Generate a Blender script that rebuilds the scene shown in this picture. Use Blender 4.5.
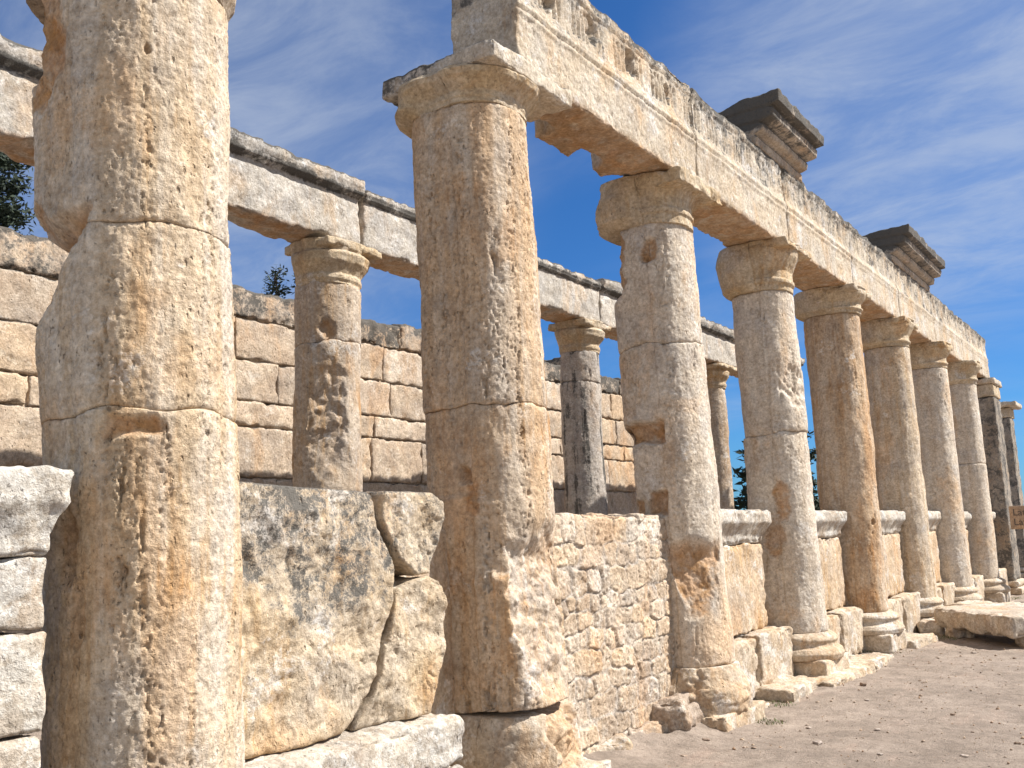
import bpy, math, random
import numpy as np
from mathutils import Vector, Matrix

for o in list(bpy.data.objects): bpy.data.objects.remove(o)
SC = bpy.context.scene
COL = SC.collection

# ------------------------------------------------------------------ camera
F_PX, YAW, PITCH, ROLL = 950.0, .610, .161, -.036
cam_d = bpy.data.cameras.new('camera'); cam = bpy.data.objects.new('camera', cam_d); COL.objects.link(cam)
cam_d.sensor_width = 36.0; cam_d.lens = 36.0 * F_PX / 1024.0
cam_d.clip_start = .05; cam_d.clip_end = 3000
fw = Vector((-math.sin(YAW) * math.cos(PITCH), math.cos(YAW) * math.cos(PITCH), math.sin(PITCH)))
rt = Vector((math.cos(YAW), math.sin(YAW), 0)); up = rt.cross(fw)
r2 = math.cos(ROLL) * rt + math.sin(ROLL) * up; u2 = -math.sin(ROLL) * rt + math.cos(ROLL) * up
m = Matrix((r2, u2, -fw)).transposed().to_4x4(); m.translation = Vector((3.355, .609, 1.477))
cam.matrix_world = m
SC.camera = cam

# ------------------------------------------------------------------ light, sky, exposure
SUN_AZ, SUN_EL = 37.0, 48.0            # azimuth measured from +X towards +Y
sd = Vector((math.cos(math.radians(SUN_EL)) * math.cos(math.radians(SUN_AZ)),
             math.cos(math.radians(SUN_EL)) * math.sin(math.radians(SUN_AZ)), math.sin(math.radians(SUN_EL))))
sl = bpy.data.lights.new('sun', 'SUN'); sun = bpy.data.objects.new('sun', sl); COL.objects.link(sun)
sl.energy = 5.0; sl.angle = math.radians(.53); sl.color = (1, .965, .91)
sun.rotation_euler = sd.to_track_quat('Z', 'Y').to_euler()
SC.view_settings.view_transform = 'Standard'; SC.view_settings.look = 'None'
SC.view_settings.exposure = .80; SC.view_settings.gamma = 1; SC.view_settings.use_curve_mapping = False
W = bpy.data.worlds.new('World'); SC.world = W; W.use_nodes = True


class NT:
    """tiny helper around a node tree"""
    def __init__(s, tree): s.t = tree; s.n = tree.nodes; s.l = tree.links
    def new(s, typ, **kw):
        nd = s.n.new(typ)
        for k, v in kw.items(): setattr(nd, k, v)
        return nd
    def put(s, sock, v):
        if isinstance(v, bpy.types.NodeSocket): s.l.new(v, sock)
        elif v is not None:
            if isinstance(v, (tuple, list)) and len(v) == 3 and sock.type == 'RGBA': v = (*v, 1)
            sock.default_value = v
    def math(s, op, a, b=None, c=None, clamp=False):
        nd = s.new('ShaderNodeMath', operation=op); nd.use_clamp = clamp
        s.put(nd.inputs[0], a); s.put(nd.inputs[1], b)
        if c is not None: s.put(nd.inputs[2], c)
        return nd.outputs[0]
    def vmath(s, op, a, b=None):
        nd = s.new('ShaderNodeVectorMath', operation=op); s.put(nd.inputs[0], a); s.put(nd.inputs[1], b)
        return nd.outputs['Value'] if op in ('DOT_PRODUCT', 'LENGTH') else nd.outputs[0]
    def noise(s, vec, scale=1., detail=5., rough=.55, dist=0., lac=2.):
        nd = s.new('ShaderNodeTexNoise'); s.put(nd.inputs['Vector'], vec)
        for k, v in (('Scale', scale), ('Detail', detail), ('Roughness', rough), ('Lacunarity', lac), ('Distortion', dist)): s.put(nd.inputs[k], v)
        return nd.outputs['Fac']
    def voro(s, vec, scale, feature='F1', rnd=1.):
        nd = s.new('ShaderNodeTexVoronoi', feature=feature); s.put(nd.inputs['Vector'], vec); s.put(nd.inputs['Scale'], scale); s.put(nd.inputs['Randomness'], rnd)
        return nd
    def ss(s, x, a, b, lo=0., hi=1.):
        nd = s.new('ShaderNodeMapRange', interpolation_type='SMOOTHSTEP')
        s.put(nd.inputs[0], x); s.put(nd.inputs[1], a); s.put(nd.inputs[2], b); s.put(nd.inputs[3], lo); s.put(nd.inputs[4], hi)
        return nd.outputs[0]
    def mix(s, f, a, b, blend='MIX'):
        nd = s.new('ShaderNodeMix', data_type='RGBA', blend_type=blend)
        s.put(nd.inputs[0], f); s.put(nd.inputs[6], a); s.put(nd.inputs[7], b)
        return nd.outputs[2]
    def mapv(s, vec, scale=(1, 1, 1), loc=(0, 0, 0), rot=(0, 0, 0)):
        nd = s.new('ShaderNodeMapping'); s.put(nd.inputs[0], vec); s.put(nd.inputs[1], loc); s.put(nd.inputs[2], rot); s.put(nd.inputs[3], scale)
        return nd.outputs[0]


wt = NT(W.node_tree); wt.n.clear()
out = wt.new('ShaderNodeOutputWorld'); bg = wt.new('ShaderNodeBackground')
sky = wt.new('ShaderNodeTexSky', sky_type='NISHITA'); sky.sun_disc = False
sky.sun_elevation = math.radians(SUN_EL); sky.sun_rotation = math.radians(90 - SUN_AZ)
sky.altitude = 400; sky.air_density = 1.0; sky.dust_density = .35; sky.ozone_density = 3.2
tc = wt.new('ShaderNodeTexCoord'); D = tc.outputs['Generated']
# thin cirrus on a high plane: direction / height
sep = wt.new('ShaderNodeSeparateXYZ'); wt.put(sep.inputs[0], D)
hz = wt.math('ADD', wt.math('MAXIMUM', sep.outputs[2], 0.), .16)
cmb = wt.new('ShaderNodeCombineXYZ')
wt.put(cmb.inputs[0], wt.math('DIVIDE', sep.outputs[0], hz)); wt.put(cmb.inputs[1], wt.math('DIVIDE', sep.outputs[1], hz)); wt.put(cmb.inputs[2], 0.)
CP = cmb.outputs[0]
big = wt.noise(wt.mapv(CP, (.55, .9, 1), (3.3, 1.2, 0), (0, 0, .5)), 1., 3., .5, .6)
wisp = wt.noise(wt.mapv(CP, (.9, 2.0, 1), (.3, 7.7, 0), (0, 0, .9)), 1., 8., .62, .9)
fine = wt.noise(wt.mapv(CP, (3., 5., 1), (0, 0, 0), (0, 0, .7)), 1., 7., .65, .5)
cl = wt.math('MULTIPLY', wt.ss(big, .40, .70), wt.math('ADD', wt.math('MULTIPLY', wt.ss(wisp, .34, .74), .75), wt.math('MULTIPLY', wt.ss(fine, .35, .75), .35)))
hazeband = wt.ss(sep.outputs[2], .42, -.02, 0., .25)
def veil(d, w, a):
    v = wt.vmath('DOT_PRODUCT', wt.vmath('NORMALIZE', D), Vector(d).normalized()[:])
    return wt.ss(v, math.cos(w), math.cos(w * .15), 0., a)
v1 = veil((-.72, .58, .42), .34, .8)
v2 = veil((-.14, .93, .42), .30, 1.)
streak = wt.math('ADD', .62, wt.math('MULTIPLY', wisp, .5))
cl = wt.math('ADD', wt.math('MULTIPLY', cl, .30), wt.math('MULTIPLY', wt.math('ADD', v1, v2), wt.math('MULTIPLY', streak, wt.ss(fine, .3, .7, .35, .85))), clamp=True)
# bright cloud behind the camera, out of view, added as neutral fill light
fill_cloud = wt.math('MULTIPLY', wt.ss(wt.vmath('DOT_PRODUCT', wt.vmath('NORMALIZE', D), (.80, -.56, .2)), -.15, .45), wt.ss(sep.outputs[2], -.05, .12))
cl = wt.math('MAXIMUM', wt.math('MULTIPLY', cl, .72), wt.math('MULTIPLY', fill_cloud, wt.math('ADD', .55, wt.math('MULTIPLY', big, .5))), clamp=True)
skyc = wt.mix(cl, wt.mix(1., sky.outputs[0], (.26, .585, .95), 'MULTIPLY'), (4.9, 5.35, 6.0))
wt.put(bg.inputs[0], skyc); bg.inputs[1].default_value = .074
wt.l.new(bg.outputs[0], out.inputs[0])

# ------------------------------------------------------------------ numpy noise
_rs = np.random.RandomState(7)
_perm = np.concatenate([_rs.permutation(256)] * 3)
_g = _rs.normal(size=(256, 3)); _g /= np.linalg.norm(_g, axis=1)[:, None]
def pn(P, scale=1., seed=0):
    sc = np.asarray(scale, float)
    p = np.asarray(P, float) * sc + np.array([17.3, 5.1, 9.7]) * (seed + 1)
    i = np.floor(p).astype(np.int64); f = p - i; u = f * f * f * (f * (f * 6 - 15) + 10); i &= 255
    r = 0
    for a in (0, 1):
        wx = u[:, 0] if a else 1 - u[:, 0]
        for b in (0, 1):
            wy = u[:, 1] if b else 1 - u[:, 1]
            h2 = _perm[_perm[(i[:, 0] + a)] + i[:, 1] + b]
            for c in (0, 1):
                wz = u[:, 2] if c else 1 - u[:, 2]
                g = _g[_perm[h2 + i[:, 2] + c] & 255]
                r = r + wx * wy * wz * (g[:, 0] * (f[:, 0] - a) + g[:, 1] * (f[:, 1] - b) + g[:, 2] * (f[:, 2] - c))
    return r * 1.6
def fbm(P, scale=1., octs=4, seed=0, gain=.5):
    r = 0; a = 1.; sc = np.asarray(scale, float)
    for k in range(octs): r = r + a * pn(P, sc * 2 ** k, seed + k * 3); a *= gain
    return r
def ridged(P, scale=1., octs=3, seed=0):
    r = 0; a = 1.; sc = np.asarray(scale, float)
    for k in range(octs): r = r + a * (1 - 2 * np.abs(pn(P, sc * 2 ** k, seed + k * 3))); a *= .5
    return r
def sstep(x, a, b):
    t = np.clip((x - a) / (b - a), 0, 1); return t * t * (3 - 2 * t)

# ------------------------------------------------------------------ objects
def tag(o, label=None, cat=None, group=None, kind=None):
    if label: o['label'] = label
    if cat: o['category'] = cat
    if group: o['group'] = group
    if kind or label: o['kind'] = kind or 'thing'
    return o
def empty(name, loc, label, cat, group=None):
    o = bpy.data.objects.new(name, None); COL.objects.link(o); o.location = loc; o.empty_display_size = .2
    return tag(o, label, cat, group)
def mesh_obj(name, V, Q, mat, parent=None, attrs=None, smooth=True, origin=None):
    V = np.asarray(V, float); Q = np.asarray(Q, np.int64)
    if parent is not None: V = V - np.array(parent['_o'] if '_o' in parent else parent.location)
    elif origin is not None: V = V - np.array(origin)
    me = bpy.data.meshes.new(name); n = Q.shape[1]
    me.vertices.add(len(V)); me.vertices.foreach_set('co', V.astype(np.float32).ravel())
    me.loops.add(Q.size); me.loops.foreach_set('vertex_index', Q.astype(np.int32).ravel())
    me.polygons.add(len(Q)); me.polygons.foreach_set('loop_start', (np.arange(len(Q)) * n).astype(np.int32))
    me.polygons.foreach_set('loop_total', np.full(len(Q), n, np.int32))
    if smooth: me.polygons.foreach_set('use_smooth', np.ones(len(Q), bool))
    for k, a in (attrs or {}).items():
        at = me.attributes.new(k, 'FLOAT', 'POINT'); at.data.foreach_set('value', np.asarray(a, np.float32))
    me.update(calc_edges=True); me.validate()
    me.materials.append(mat)
    o = bpy.data.objects.new(name, me); COL.objects.link(o)
    if parent is not None: o.parent = parent
    elif origin is not None: o.location = origin
    return o

# ------------------------------------------------------------------ stone material
def stone(name, light, mid, warm, dark=(.068, .061, .052), streak=.6, warm_amt=.5, white=.0, lich=-.2, lich_up=.5, grey=.2,
          island=.0, pits=.6, pit_scale=1., bump=1., vstreak=0., brk=(.42, .23, .09), whitec=(.62, .57, .50), lich_scale=1., seed=0., speck=.75, tone=False):
    mt = bpy.data.materials.new(name); mt.use_nodes = True; t = NT(mt.node_tree); t.n.clear()
    o = t.new('ShaderNodeOutputMaterial'); b = t.new('ShaderNodeBsdfPrincipled')
    ge = t.new('ShaderNodeNewGeometry'); P = t.vmath('ADD', ge.outputs['Position'], (seed, seed * 1.7, seed * .6)); Nz = t.new('ShaderNodeSeparateXYZ'); t.put(Nz.inputs[0], ge.outputs['Normal'])
    isl = ge.outputs['Random Per Island']
    warp = t.noise(P, 1.7, 3., .5)
    st = t.noise(t.mapv(P, (7, 7, .55)), 1., 6., .6, .6)            # veins of the travertine, running up the stone
    st2 = t.noise(t.mapv(P, (22, 22, 1.6), (3, 1, 2)), 1., 5., .6, .4)
    mo = t.noise(P, 2.3, 6., .62)
    fi = t.noise(P, 38., 5., .7)
    gr = t.noise(P, 140., 3., .7)
    c = t.mix(t.ss(t.math('ADD', t.math('MULTIPLY', st, streak), t.math('MULTIPLY', mo, 1 - streak)), .36, .64), light, mid)
    wm = t.ss(t.math('ADD', t.math('MULTIPLY', st2, .45), t.math('MULTIPLY', t.noise(P, 1.1, 5., .6, .5), .55)), .62 - .22 * warm_amt, .80 - .22 * warm_amt)
    c = t.mix(t.math('MULTIPLY', wm, .85), c, warm)
    if white > 0:
        wf = t.ss(t.math('ADD', t.math('MULTIPLY', t.noise(P, 3.1, 7., .68), .8), t.math('MULTIPLY', fi, .2)), .60 - .25 * white, .68 - .25 * white)
        c = t.mix(t.math('MULTIPLY', wf, .85), c, whitec)
    if island > 0:
        hue = t.new('ShaderNodeValToRGB'); cr = hue.color_ramp; cr.interpolation = 'LINEAR'
        cr.elements[0].color = (.93, .86, .77, 1); cr.elements[1].color = (1.12, 1.14, 1.16, 1)
        for p_, q_ in ((.25, (1.04, .96, .84, 1)), (.5, (.84, .80, .75, 1)), (.72, (1.12, .98, .78, 1))):
            e = cr.elements.new(p_); e.color = q_
        if tone: isl = t.new('ShaderNodeAttribute', attribute_name='tone').outputs['Fac']
        t.put(hue.inputs[0], isl); c = t.mix(island, c, hue.outputs[0], 'MULTIPLY')
    at = t.new('ShaderNodeAttribute', attribute_name='brk')  # broken faces; on soffits it carries the painted warm bounce
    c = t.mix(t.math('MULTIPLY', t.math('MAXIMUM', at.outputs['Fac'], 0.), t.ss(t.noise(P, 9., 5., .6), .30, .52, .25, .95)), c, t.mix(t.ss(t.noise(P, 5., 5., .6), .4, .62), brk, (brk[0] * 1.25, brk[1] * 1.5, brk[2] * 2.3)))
    c = t.mix(t.math('MULTIPLY', t.math('MAXIMUM', t.math('MULTIPLY', at.outputs['Fac'], -1.), 0.), t.ss(t.noise(P, 11., 5., .6), .34, .50, .1, .95)), c, whitec)
    if tone: c = t.mix(t.new('ShaderNodeAttribute', attribute_name='mort').outputs['Fac'], c, t.mix(fi, (.42, .36, .29), (.56, .49, .41)))
    # speckle of grains
    n14 = t.noise(P, 13., 8., .72, .3)
    c = t.mix(t.ss(t.noise(P, 2.6, 7., .7, .4), .42, .66, 0., .7), c, t.mix(1., c, (.74, .77, .84), 'MULTIPLY'))
    c = t.mix(t.ss(t.noise(t.mapv(P, (1.9, 1.9, .8), (5, 8, 2)), 1., 7., .68, .6), .50, .66, 0., .55), c, t.mix(1., c, (1.04, .80, .56), 'MULTIPLY'))
    c = t.mix(1., c, t.mix(t.ss(n14, .28, .72), (.79, .765, .74), (1.17, 1.18, 1.19)), 'MULTIPLY')
    c = t.mix(1., c, t.mix(t.ss(fi, .25, .75), (.72, .69, .66), (1.22, 1.23, 1.25)), 'MULTIPLY')
    c = t.mix(.55, c, t.mix(gr, (.60, .59, .57), (1.38, 1.38, 1.39)), 'MULTIPLY')
    sp_ = t.math('MULTIPLY', t.ss(t.noise(t.mapv(P, (60, 60, 36)), 1., 5., .7), .60, .68), t.ss(t.noise(P, 3.7, 5., .65), .40, .62, .15, .9))
    c = t.mix(t.math('MULTIPLY', sp_, speck), c, (.13, .095, .065))
    # grey weathering and black lichen, thickest on what faces the sky
    lm = t.math('ADD', t.math('MULTIPLY', t.noise(P, 4.2 * lich_scale, 9., .72, .2), .7), t.math('MULTIPLY', t.noise(P, 23. * lich_scale, 6., .75), .45))
    if vstreak > 0:
        lm = t.math('ADD', lm, t.math('MULTIPLY', t.math('SUBTRACT', t.noise(t.mapv(P, (5.5, 5.5, .35), (9, 2, 4)), 1., 5., .6, .3), .5), vstreak))
    la = t.new('ShaderNodeAttribute', attribute_name='lich')
    lm = t.math('ADD', t.math('ADD', lm, t.math('MULTIPLY', t.math('MAXIMUM', Nz.outputs[2], 0.), lich_up)), la.outputs['Fac'])
    gm = t.ss(lm, .66 - lich, .90 - lich, 0., grey)
    c = t.mix(gm, c, (.23, .215, .195))
    dm = t.ss(lm, .76 - lich, .86 - lich)
    c = t.mix(t.math('MULTIPLY', dm, .80), c, dark)
    # bump: worn surface, pores drawn out along the bedding
    vo = t.voro(t.mapv(P, (34 * pit_scale, 34 * pit_scale, 15 * pit_scale)), 1.)
    po = t.ss(vo.outputs['Distance'], .34, .10, 0., 1.)
    zone = t.ss(t.math('ADD', t.math('MULTIPLY', st, .6), t.math('MULTIPLY', t.noise(P, 6., 4., .6), .4)), .47, .60)
    po = t.math('MULTIPLY', t.math('MULTIPLY', t.math('MULTIPLY', po, zone), t.ss(t.noise(P, 21., 3., .6), .48, .62)), pits)
    h = t.math('ADD', t.math('MULTIPLY', fi, .55), t.math('MULTIPLY', gr, .18))
    h = t.math('ADD', h, t.math('MULTIPLY', t.noise(P, 12., 6., .65), .9))
    h = t.math('SUBTRACT', t.math('SUBTRACT', h, t.math('MULTIPLY', po, 1.5)), t.math('MULTIPLY', sp_, .7))
    bp = t.new('ShaderNodeBump'); t.put(bp.inputs['Height'], h); bp.inputs['Distance'].default_value = .024; bp.inputs['Strength'].default_value = .75 * bump
    # some pores painted dark brown, standing in for the shade inside them
    c = t.mix(t.math('MULTIPLY', po, .35), c, (.16, .09, .045))
    t.put(b.inputs['Base Color'], c); b.inputs['Roughness'].default_value = .93
    b.inputs['Specular IOR Level'].default_value = .18
    t.l.new(bp.outputs[0], b.inputs['Normal']); t.l.new(b.outputs[0], o.inputs[0])
    return mt

CREAM, TAN, OCHRE = (.57, .455, .345), (.49, .34, .215), (.46, .255, .10)
M_SHAFT = stone('travertine_shaft', (.61, .53, .425), (.54, .415, .275), (.47, .275, .11), streak=.85, warm_amt=.38, lich=-.13, lich_up=.2, grey=.4, vstreak=.25, white=.08, pits=1.2)
M_SHAFTH = stone('travertine_shaft_honey', (.58, .485, .375), (.53, .38, .24), (.47, .255, .095), streak=.9, warm_amt=.5, lich=-.12, lich_up=.2, white=.10, pits=1., seed=2.)
M_SHAFT2 = stone('travertine_shaft_pale', (.62, .55, .455), (.57, .475, .365), (.49, .34, .19), streak=.6, warm_amt=.22, lich=-.18, lich_up=.2, white=.25, pits=.8, seed=3., speck=.5)
M_SHAFTO = stone('travertine_shaft_ochre', (.57, .465, .35), (.50, .36, .23), (.43, .24, .10), streak=.95, warm_amt=.6, lich=-.14, lich_up=.2, white=.05, pits=.9, seed=4., vstreak=.2)
M_CAP = stone('travertine_capital', (.57, .48, .36), (.50, .39, .25), (.47, .29, .12), streak=.3, warm_amt=.5, lich=-.10, lich_up=.35, white=.1, pits=.5, seed=5.)
M_BASE = stone('travertine_base', (.56, .475, .37), (.48, .375, .26), (.45, .28, .13), streak=.2, warm_amt=.4, lich=-.11, lich_up=.15, white=.35, pits=.6, seed=8.)
M_ENT = stone('entablature_stone', (.58, .51, .41), (.50, .41, .30), (.46, .29, .14), streak=.25, warm_amt=.35, lich=-.06, lich_up=.45, grey=.85, white=.3, pits=.5, vstreak=.15, seed=11., whitec=(.62, .58, .52))
M_CORN = stone('cornice_stone', (.50, .42, .33), (.40, .32, .24), (.42, .27, .14), streak=.2, warm_amt=.2, lich=.09, lich_up=.6, grey=.8, white=.1, pits=.5, seed=13.)
M_BEAM = stone('inner_beam_stone', (.54, .50, .44), (.45, .41, .35), (.46, .29, .13), streak=.2, warm_amt=.1, lich=.045, lich_up=.45, grey=.9, white=.2, pits=.5, vstreak=.35, seed=17., whitec=(.66, .64, .6))
M_WALL = stone('back_wall_stone', (.55, .475, .39), (.48, .39, .305), (.47, .335, .21), streak=.25, warm_amt=.25, lich=-.035, lich_up=.35, grey=.8, white=.15, island=.75, pits=.7, seed=19.)
M_PARA = stone('parapet_stone', (.52, .47, .395), (.45, .38, .30), (.48, .34, .19), streak=.15, warm_amt=.2, lich=.02, lich_up=.10, grey=.6, white=.5, pits=.5, seed=23., whitec=(.57, .54, .48), lich_scale=2.2)
M_PARA2 = stone('parapet_slab_stone', (.57, .46, .34), (.52, .39, .26), (.50, .32, .15), streak=.5, warm_amt=.6, lich=-.20, lich_up=.25, grey=.3, white=.25, pits=.4, seed=27.)
M_BOUL = stone('boulder_slab_stone', (.55, .46, .345), (.50, .385, .25), (.47, .29, .12), dark=(.085, .078, .068), streak=.2, warm_amt=.5, lich=-.04, lich_up=.1, grey=.85, white=.25, pits=.9, vstreak=.35, seed=29., lich_scale=4.5)
M_RUB = stone('rubble_stone', (.58, .51, .43), (.50, .41, .32), (.47, .31, .17), tone=True, streak=.1, warm_amt=.35, lich=-.12, lich_up=.1, grey=.4, white=.35, island=.85, pits=.5, seed=31.)
M_MORT = stone('rubble_mortar', (.46, .38, .30), (.40, .32, .25), (.40, .29, .19), streak=.0, warm_amt=.2, lich=-.25, lich_up=.1, white=.1, pits=.8, pit_scale=1.6, bump=1.3, seed=33.)
M_ROCK = stone('loose_rock', (.56, .48, .38), (.48, .39, .30), (.42, .28, .16), streak=.1, warm_amt=.3, lich=-.16, lich_up=.1, white=.3, grey=.3, pits=.5, seed=37.)
M_DARK = stone('dark_pier_stone', (.40, .34, .27), (.30, .25, .19), (.34, .24, .13), streak=.4, warm_amt=.2, lich=.20, lich_up=.2, grey=.8, pits=1., vstreak=.3, seed=41.)
M_INNER = stone('inner_column_stone', (.52, .44, .35), (.45, .35, .25), (.45, .28, .13), streak=.5, warm_amt=.5, lich=-.18, lich_up=.2, grey=.5, white=.15, vstreak=.2, pits=.6, seed=43.)
M_INNERD = stone('inner_column_stone_stained', (.50, .45, .39), (.42, .36, .30), (.43, .28, .14), streak=.5, warm_amt=.2, lich=.13, lich_up=.2, grey=.7, white=.1, vstreak=1.4, pits=.6, seed=47.)

# ------------------------------------------------------------------ blocks
def block_geo(c, dims, res=.03, rad=.02, amp=.008, nsc=5., chip=.02, rotz=0., seed=0, warp=None, rotx=0., roty=0., pit=0.):
    """a worn stone block: rounded, chipped and bulged box. c = centre, dims full sizes. warp(L, N) -> dL adjusts local points"""
    dims = np.array(dims, float); n = np.maximum(2, np.round(dims / res).astype(int))
    idx = -np.ones(tuple(n + 1), np.int64)
    I, J, K = np.meshgrid(*[np.arange(k + 1) for k in n], indexing='ij')
    on = (I == 0) | (I == n[0]) | (J == 0) | (J == n[1]) | (K == 0) | (K == n[2])
    idx[on] = np.arange(on.sum())
    L = np.stack([I[on], J[on], K[on]], 1) / n * dims - dims / 2
    qs = []
    for ax in range(3):
        for side in (0, n[ax]):
            s = np.take(idx, side, axis=ax)
            q = np.stack([s[:-1, :-1], s[1:, :-1], s[1:, 1:], s[:-1, 1:]], -1).reshape(-1, 4)
            flip = (side == 0) ^ (ax == 1)
            qs.append(q[:, ::-1] if flip else q)
    Q = np.concatenate(qs)
    h = dims / 2
    rr = min(rad, h.min() * .9)
    inner = np.clip(L, -(h - rr), h - rr); off = L - inner; ln = np.linalg.norm(off, axis=1, keepdims=True)
    N = np.where(ln > 1e-9, off / np.maximum(ln, 1e-9), 0)
    L0 = L.copy()
    L = inner + N * rr
    ce, se = math.cos(rotz), math.sin(rotz)
    Wp = L + np.array(c)
    e = np.sort(h - np.abs(L0), axis=1)[:, 1]                        # distance to the nearest edge
    d = amp * fbm(Wp, nsc, 4, seed)
    if chip > 0:
        edge = np.exp(-e / (chip * 1.6))
        d = d - chip * edge * np.clip(fbm(Wp, 6.5, 3, seed + 40) * 1.3 + .35, 0, 1.4)
    if pit > 0: d = d - pit * sstep(fbm(Wp, (30, 30, 16), 2, seed + 60), .42, .75)
    L = L + N * d[:, None]
    if warp is not None: L = L + warp(L0, N, Wp)
    if rotx:
        cx, sx = math.cos(rotx), math.sin(rotx); L = np.stack([L[:, 0], L[:, 1] * cx - L[:, 2] * sx, L[:, 1] * sx + L[:, 2] * cx], 1)
    if roty:
        cy, sy = math.cos(roty), math.sin(roty); L = np.stack([L[:, 0] * cy + L[:, 2] * sy, L[:, 1], -L[:, 0] * sy + L[:, 2] * cy], 1)
    L = np.stack([L[:, 0] * ce - L[:, 1] * se, L[:, 0] * se + L[:, 1] * ce, L[:, 2]], 1)
    return L + np.array(c), Q
def join(gs):
    V, Q, o = [], [], 0
    for v, q in gs: V.append(v); Q.append(q + o); o += len(v)
    return np.concatenate(V), np.concatenate(Q)
def box_c(x0, x1, y0, y1, z0, z1): return ((x0 + x1) / 2, (y0 + y1) / 2, (z0 + z1) / 2), (abs(x1 - x0), abs(y1 - y0), abs(z1 - z0))
def stone_thing(name, gs, mat, label, cat, group=None, base=None, attrs=None):
    V, Q = join(gs) if isinstance(gs, list) else gs
    if base is None: base = ((V[:, 0].min() + V[:, 0].max()) / 2, (V[:, 1].min() + V[:, 1].max()) / 2, V[:, 2].min())
    return tag(mesh_obj(name, V, Q, mat, origin=base, attrs=attrs), label, cat, group)

# ------------------------------------------------------------------ ground
def ground():
    xs = np.unique(np.concatenate([np.linspace(-400, -20, 20), np.linspace(-20, -2, 30), np.linspace(-2, 4.5, 200), np.linspace(4.5, 20, 25), np.linspace(20, 400, 20)]))
    ys = np.unique(np.concatenate([np.linspace(-300, -4, 16), np.linspace(-4, 5, 30), np.linspace(5, 18, 330), np.linspace(18, 32, 110), np.linspace(32, 600, 26)]))
    X, Y = np.meshgrid(xs, ys, indexing='ij'); P = np.stack([X.ravel(), Y.ravel(), 0 * X.ravel()], 1)
    z = -.10 + .03 * fbm(P, .5, 3, 2) + .010 * fbm(P, 3., 4, 5) + .007 * fbm(P, 16., 4, 9, .6)
    near = (np.abs(P[:, 0]) < 30) & (np.abs(P[:, 1]) < 60)
    # low bank of trodden earth against the foot of the wall
    bank = np.exp(-((P[:, 0] + .62) / .42) ** 2) * sstep(P[:, 1], 5.5, 6.3) * (1 - sstep(P[:, 1], 9.0, 9.6))
    z = z + bank * (.13 + .05 * fbm(P, 4., 4, 21))
    z = z + np.exp(-((P[:, 0] + .25) / .25) ** 2 - ((P[:, 1] - 8.0) / .55) ** 2) * (.07 + .05 * ridged(P, 7., 3, 25))
    z = z + sstep(P[:, 0], -.5, -1.3) * .06
    P[:, 2] = np.where(near, z, -.10)
    nx, ny = len(xs), len(ys); i = np.arange(nx * ny).reshape(nx, ny)
    Q = np.stack([i[:-1, :-1], i[1:, :-1], i[1:, 1:], i[:-1, 1:]], -1).reshape(-1, 4)
    mt = bpy.data.materials.new('trodden_earth'); mt.use_nodes = True; t = NT(mt.node_tree); t.n.clear()
    o = t.new('ShaderNodeOutputMaterial'); b = t.new('ShaderNodeBsdfPrincipled'); ge = t.new('ShaderNodeNewGeometry'); p = ge.outputs['Position']
    a = t.noise(p, .9, 6., .6); f = t.noise(p, 30., 6., .72); g = t.noise(p, 160., 3., .7)
    pk = t.noise(t.mapv(p, (2.2, .8, 1)), 1., 6., .65)
    c = t.mix(t.ss(a, .35, .65), (.30, .245, .20), (.365, .30, .248))
    c = t.mix(t.math('MULTIPLY', t.ss(pk, .54, .68), .7), c, (.41, .315, .255))
    c = t.mix(1., c, t.mix(f, (.66, .65, .64), (1.3, 1.3, 1.3)), 'MULTIPLY')
    c = t.mix(.7, c, t.mix(g, (.6, .6, .6), (1.4, 1.4, 1.4)), 'MULTIPLY')
    v = t.voro(p, 34.); gv = t.math('MULTIPLY', t.ss(v.outputs['Distance'], .30, .2), t.ss(t.noise(p, 6., 4., .6), .48, .62))
    sepc = t.new('ShaderNodeSeparateColor'); t.put(sepc.inputs[0], v.outputs['Color'])
    gv = t.math('MULTIPLY', gv, t.ss(sepc.outputs[0], .62, .7))
    c = t.mix(t.math('MULTIPLY', gv, .75), c, t.mix(sepc.outputs[1], (.20, .15, .12), (.52, .45, .38)))
    c = t.mix(1., c, t.mix(t.ss(t.noise(p, 5., 6., .7), .3, .7), (.78, .77, .76), (1.18, 1.17, 1.16)), 'MULTIPLY')
    h = t.math('ADD', t.math('ADD', t.math('MULTIPLY', f, .8), t.math('MULTIPLY', g, .35)), t.math('MULTIPLY', gv, .8))
    bp = t.new('ShaderNodeBump'); t.put(bp.inputs['Height'], h); bp.inputs['Distance'].default_value = .03; bp.inputs['Strength'].default_value = 1.
    t.put(b.inputs['Base Color'], c); b.inputs['Roughness'].default_value = .96; b.inputs['Specular IOR Level'].default_value = .15
    t.l.new(bp.outputs[0], b.inputs['Normal']); t.l.new(b.outputs[0], o.inputs[0])
    tag(mesh_obj('ground', P, Q, mt), 'trodden grey-brown earth path running along the colonnade', 'ground', kind='structure')
ground()

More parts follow.
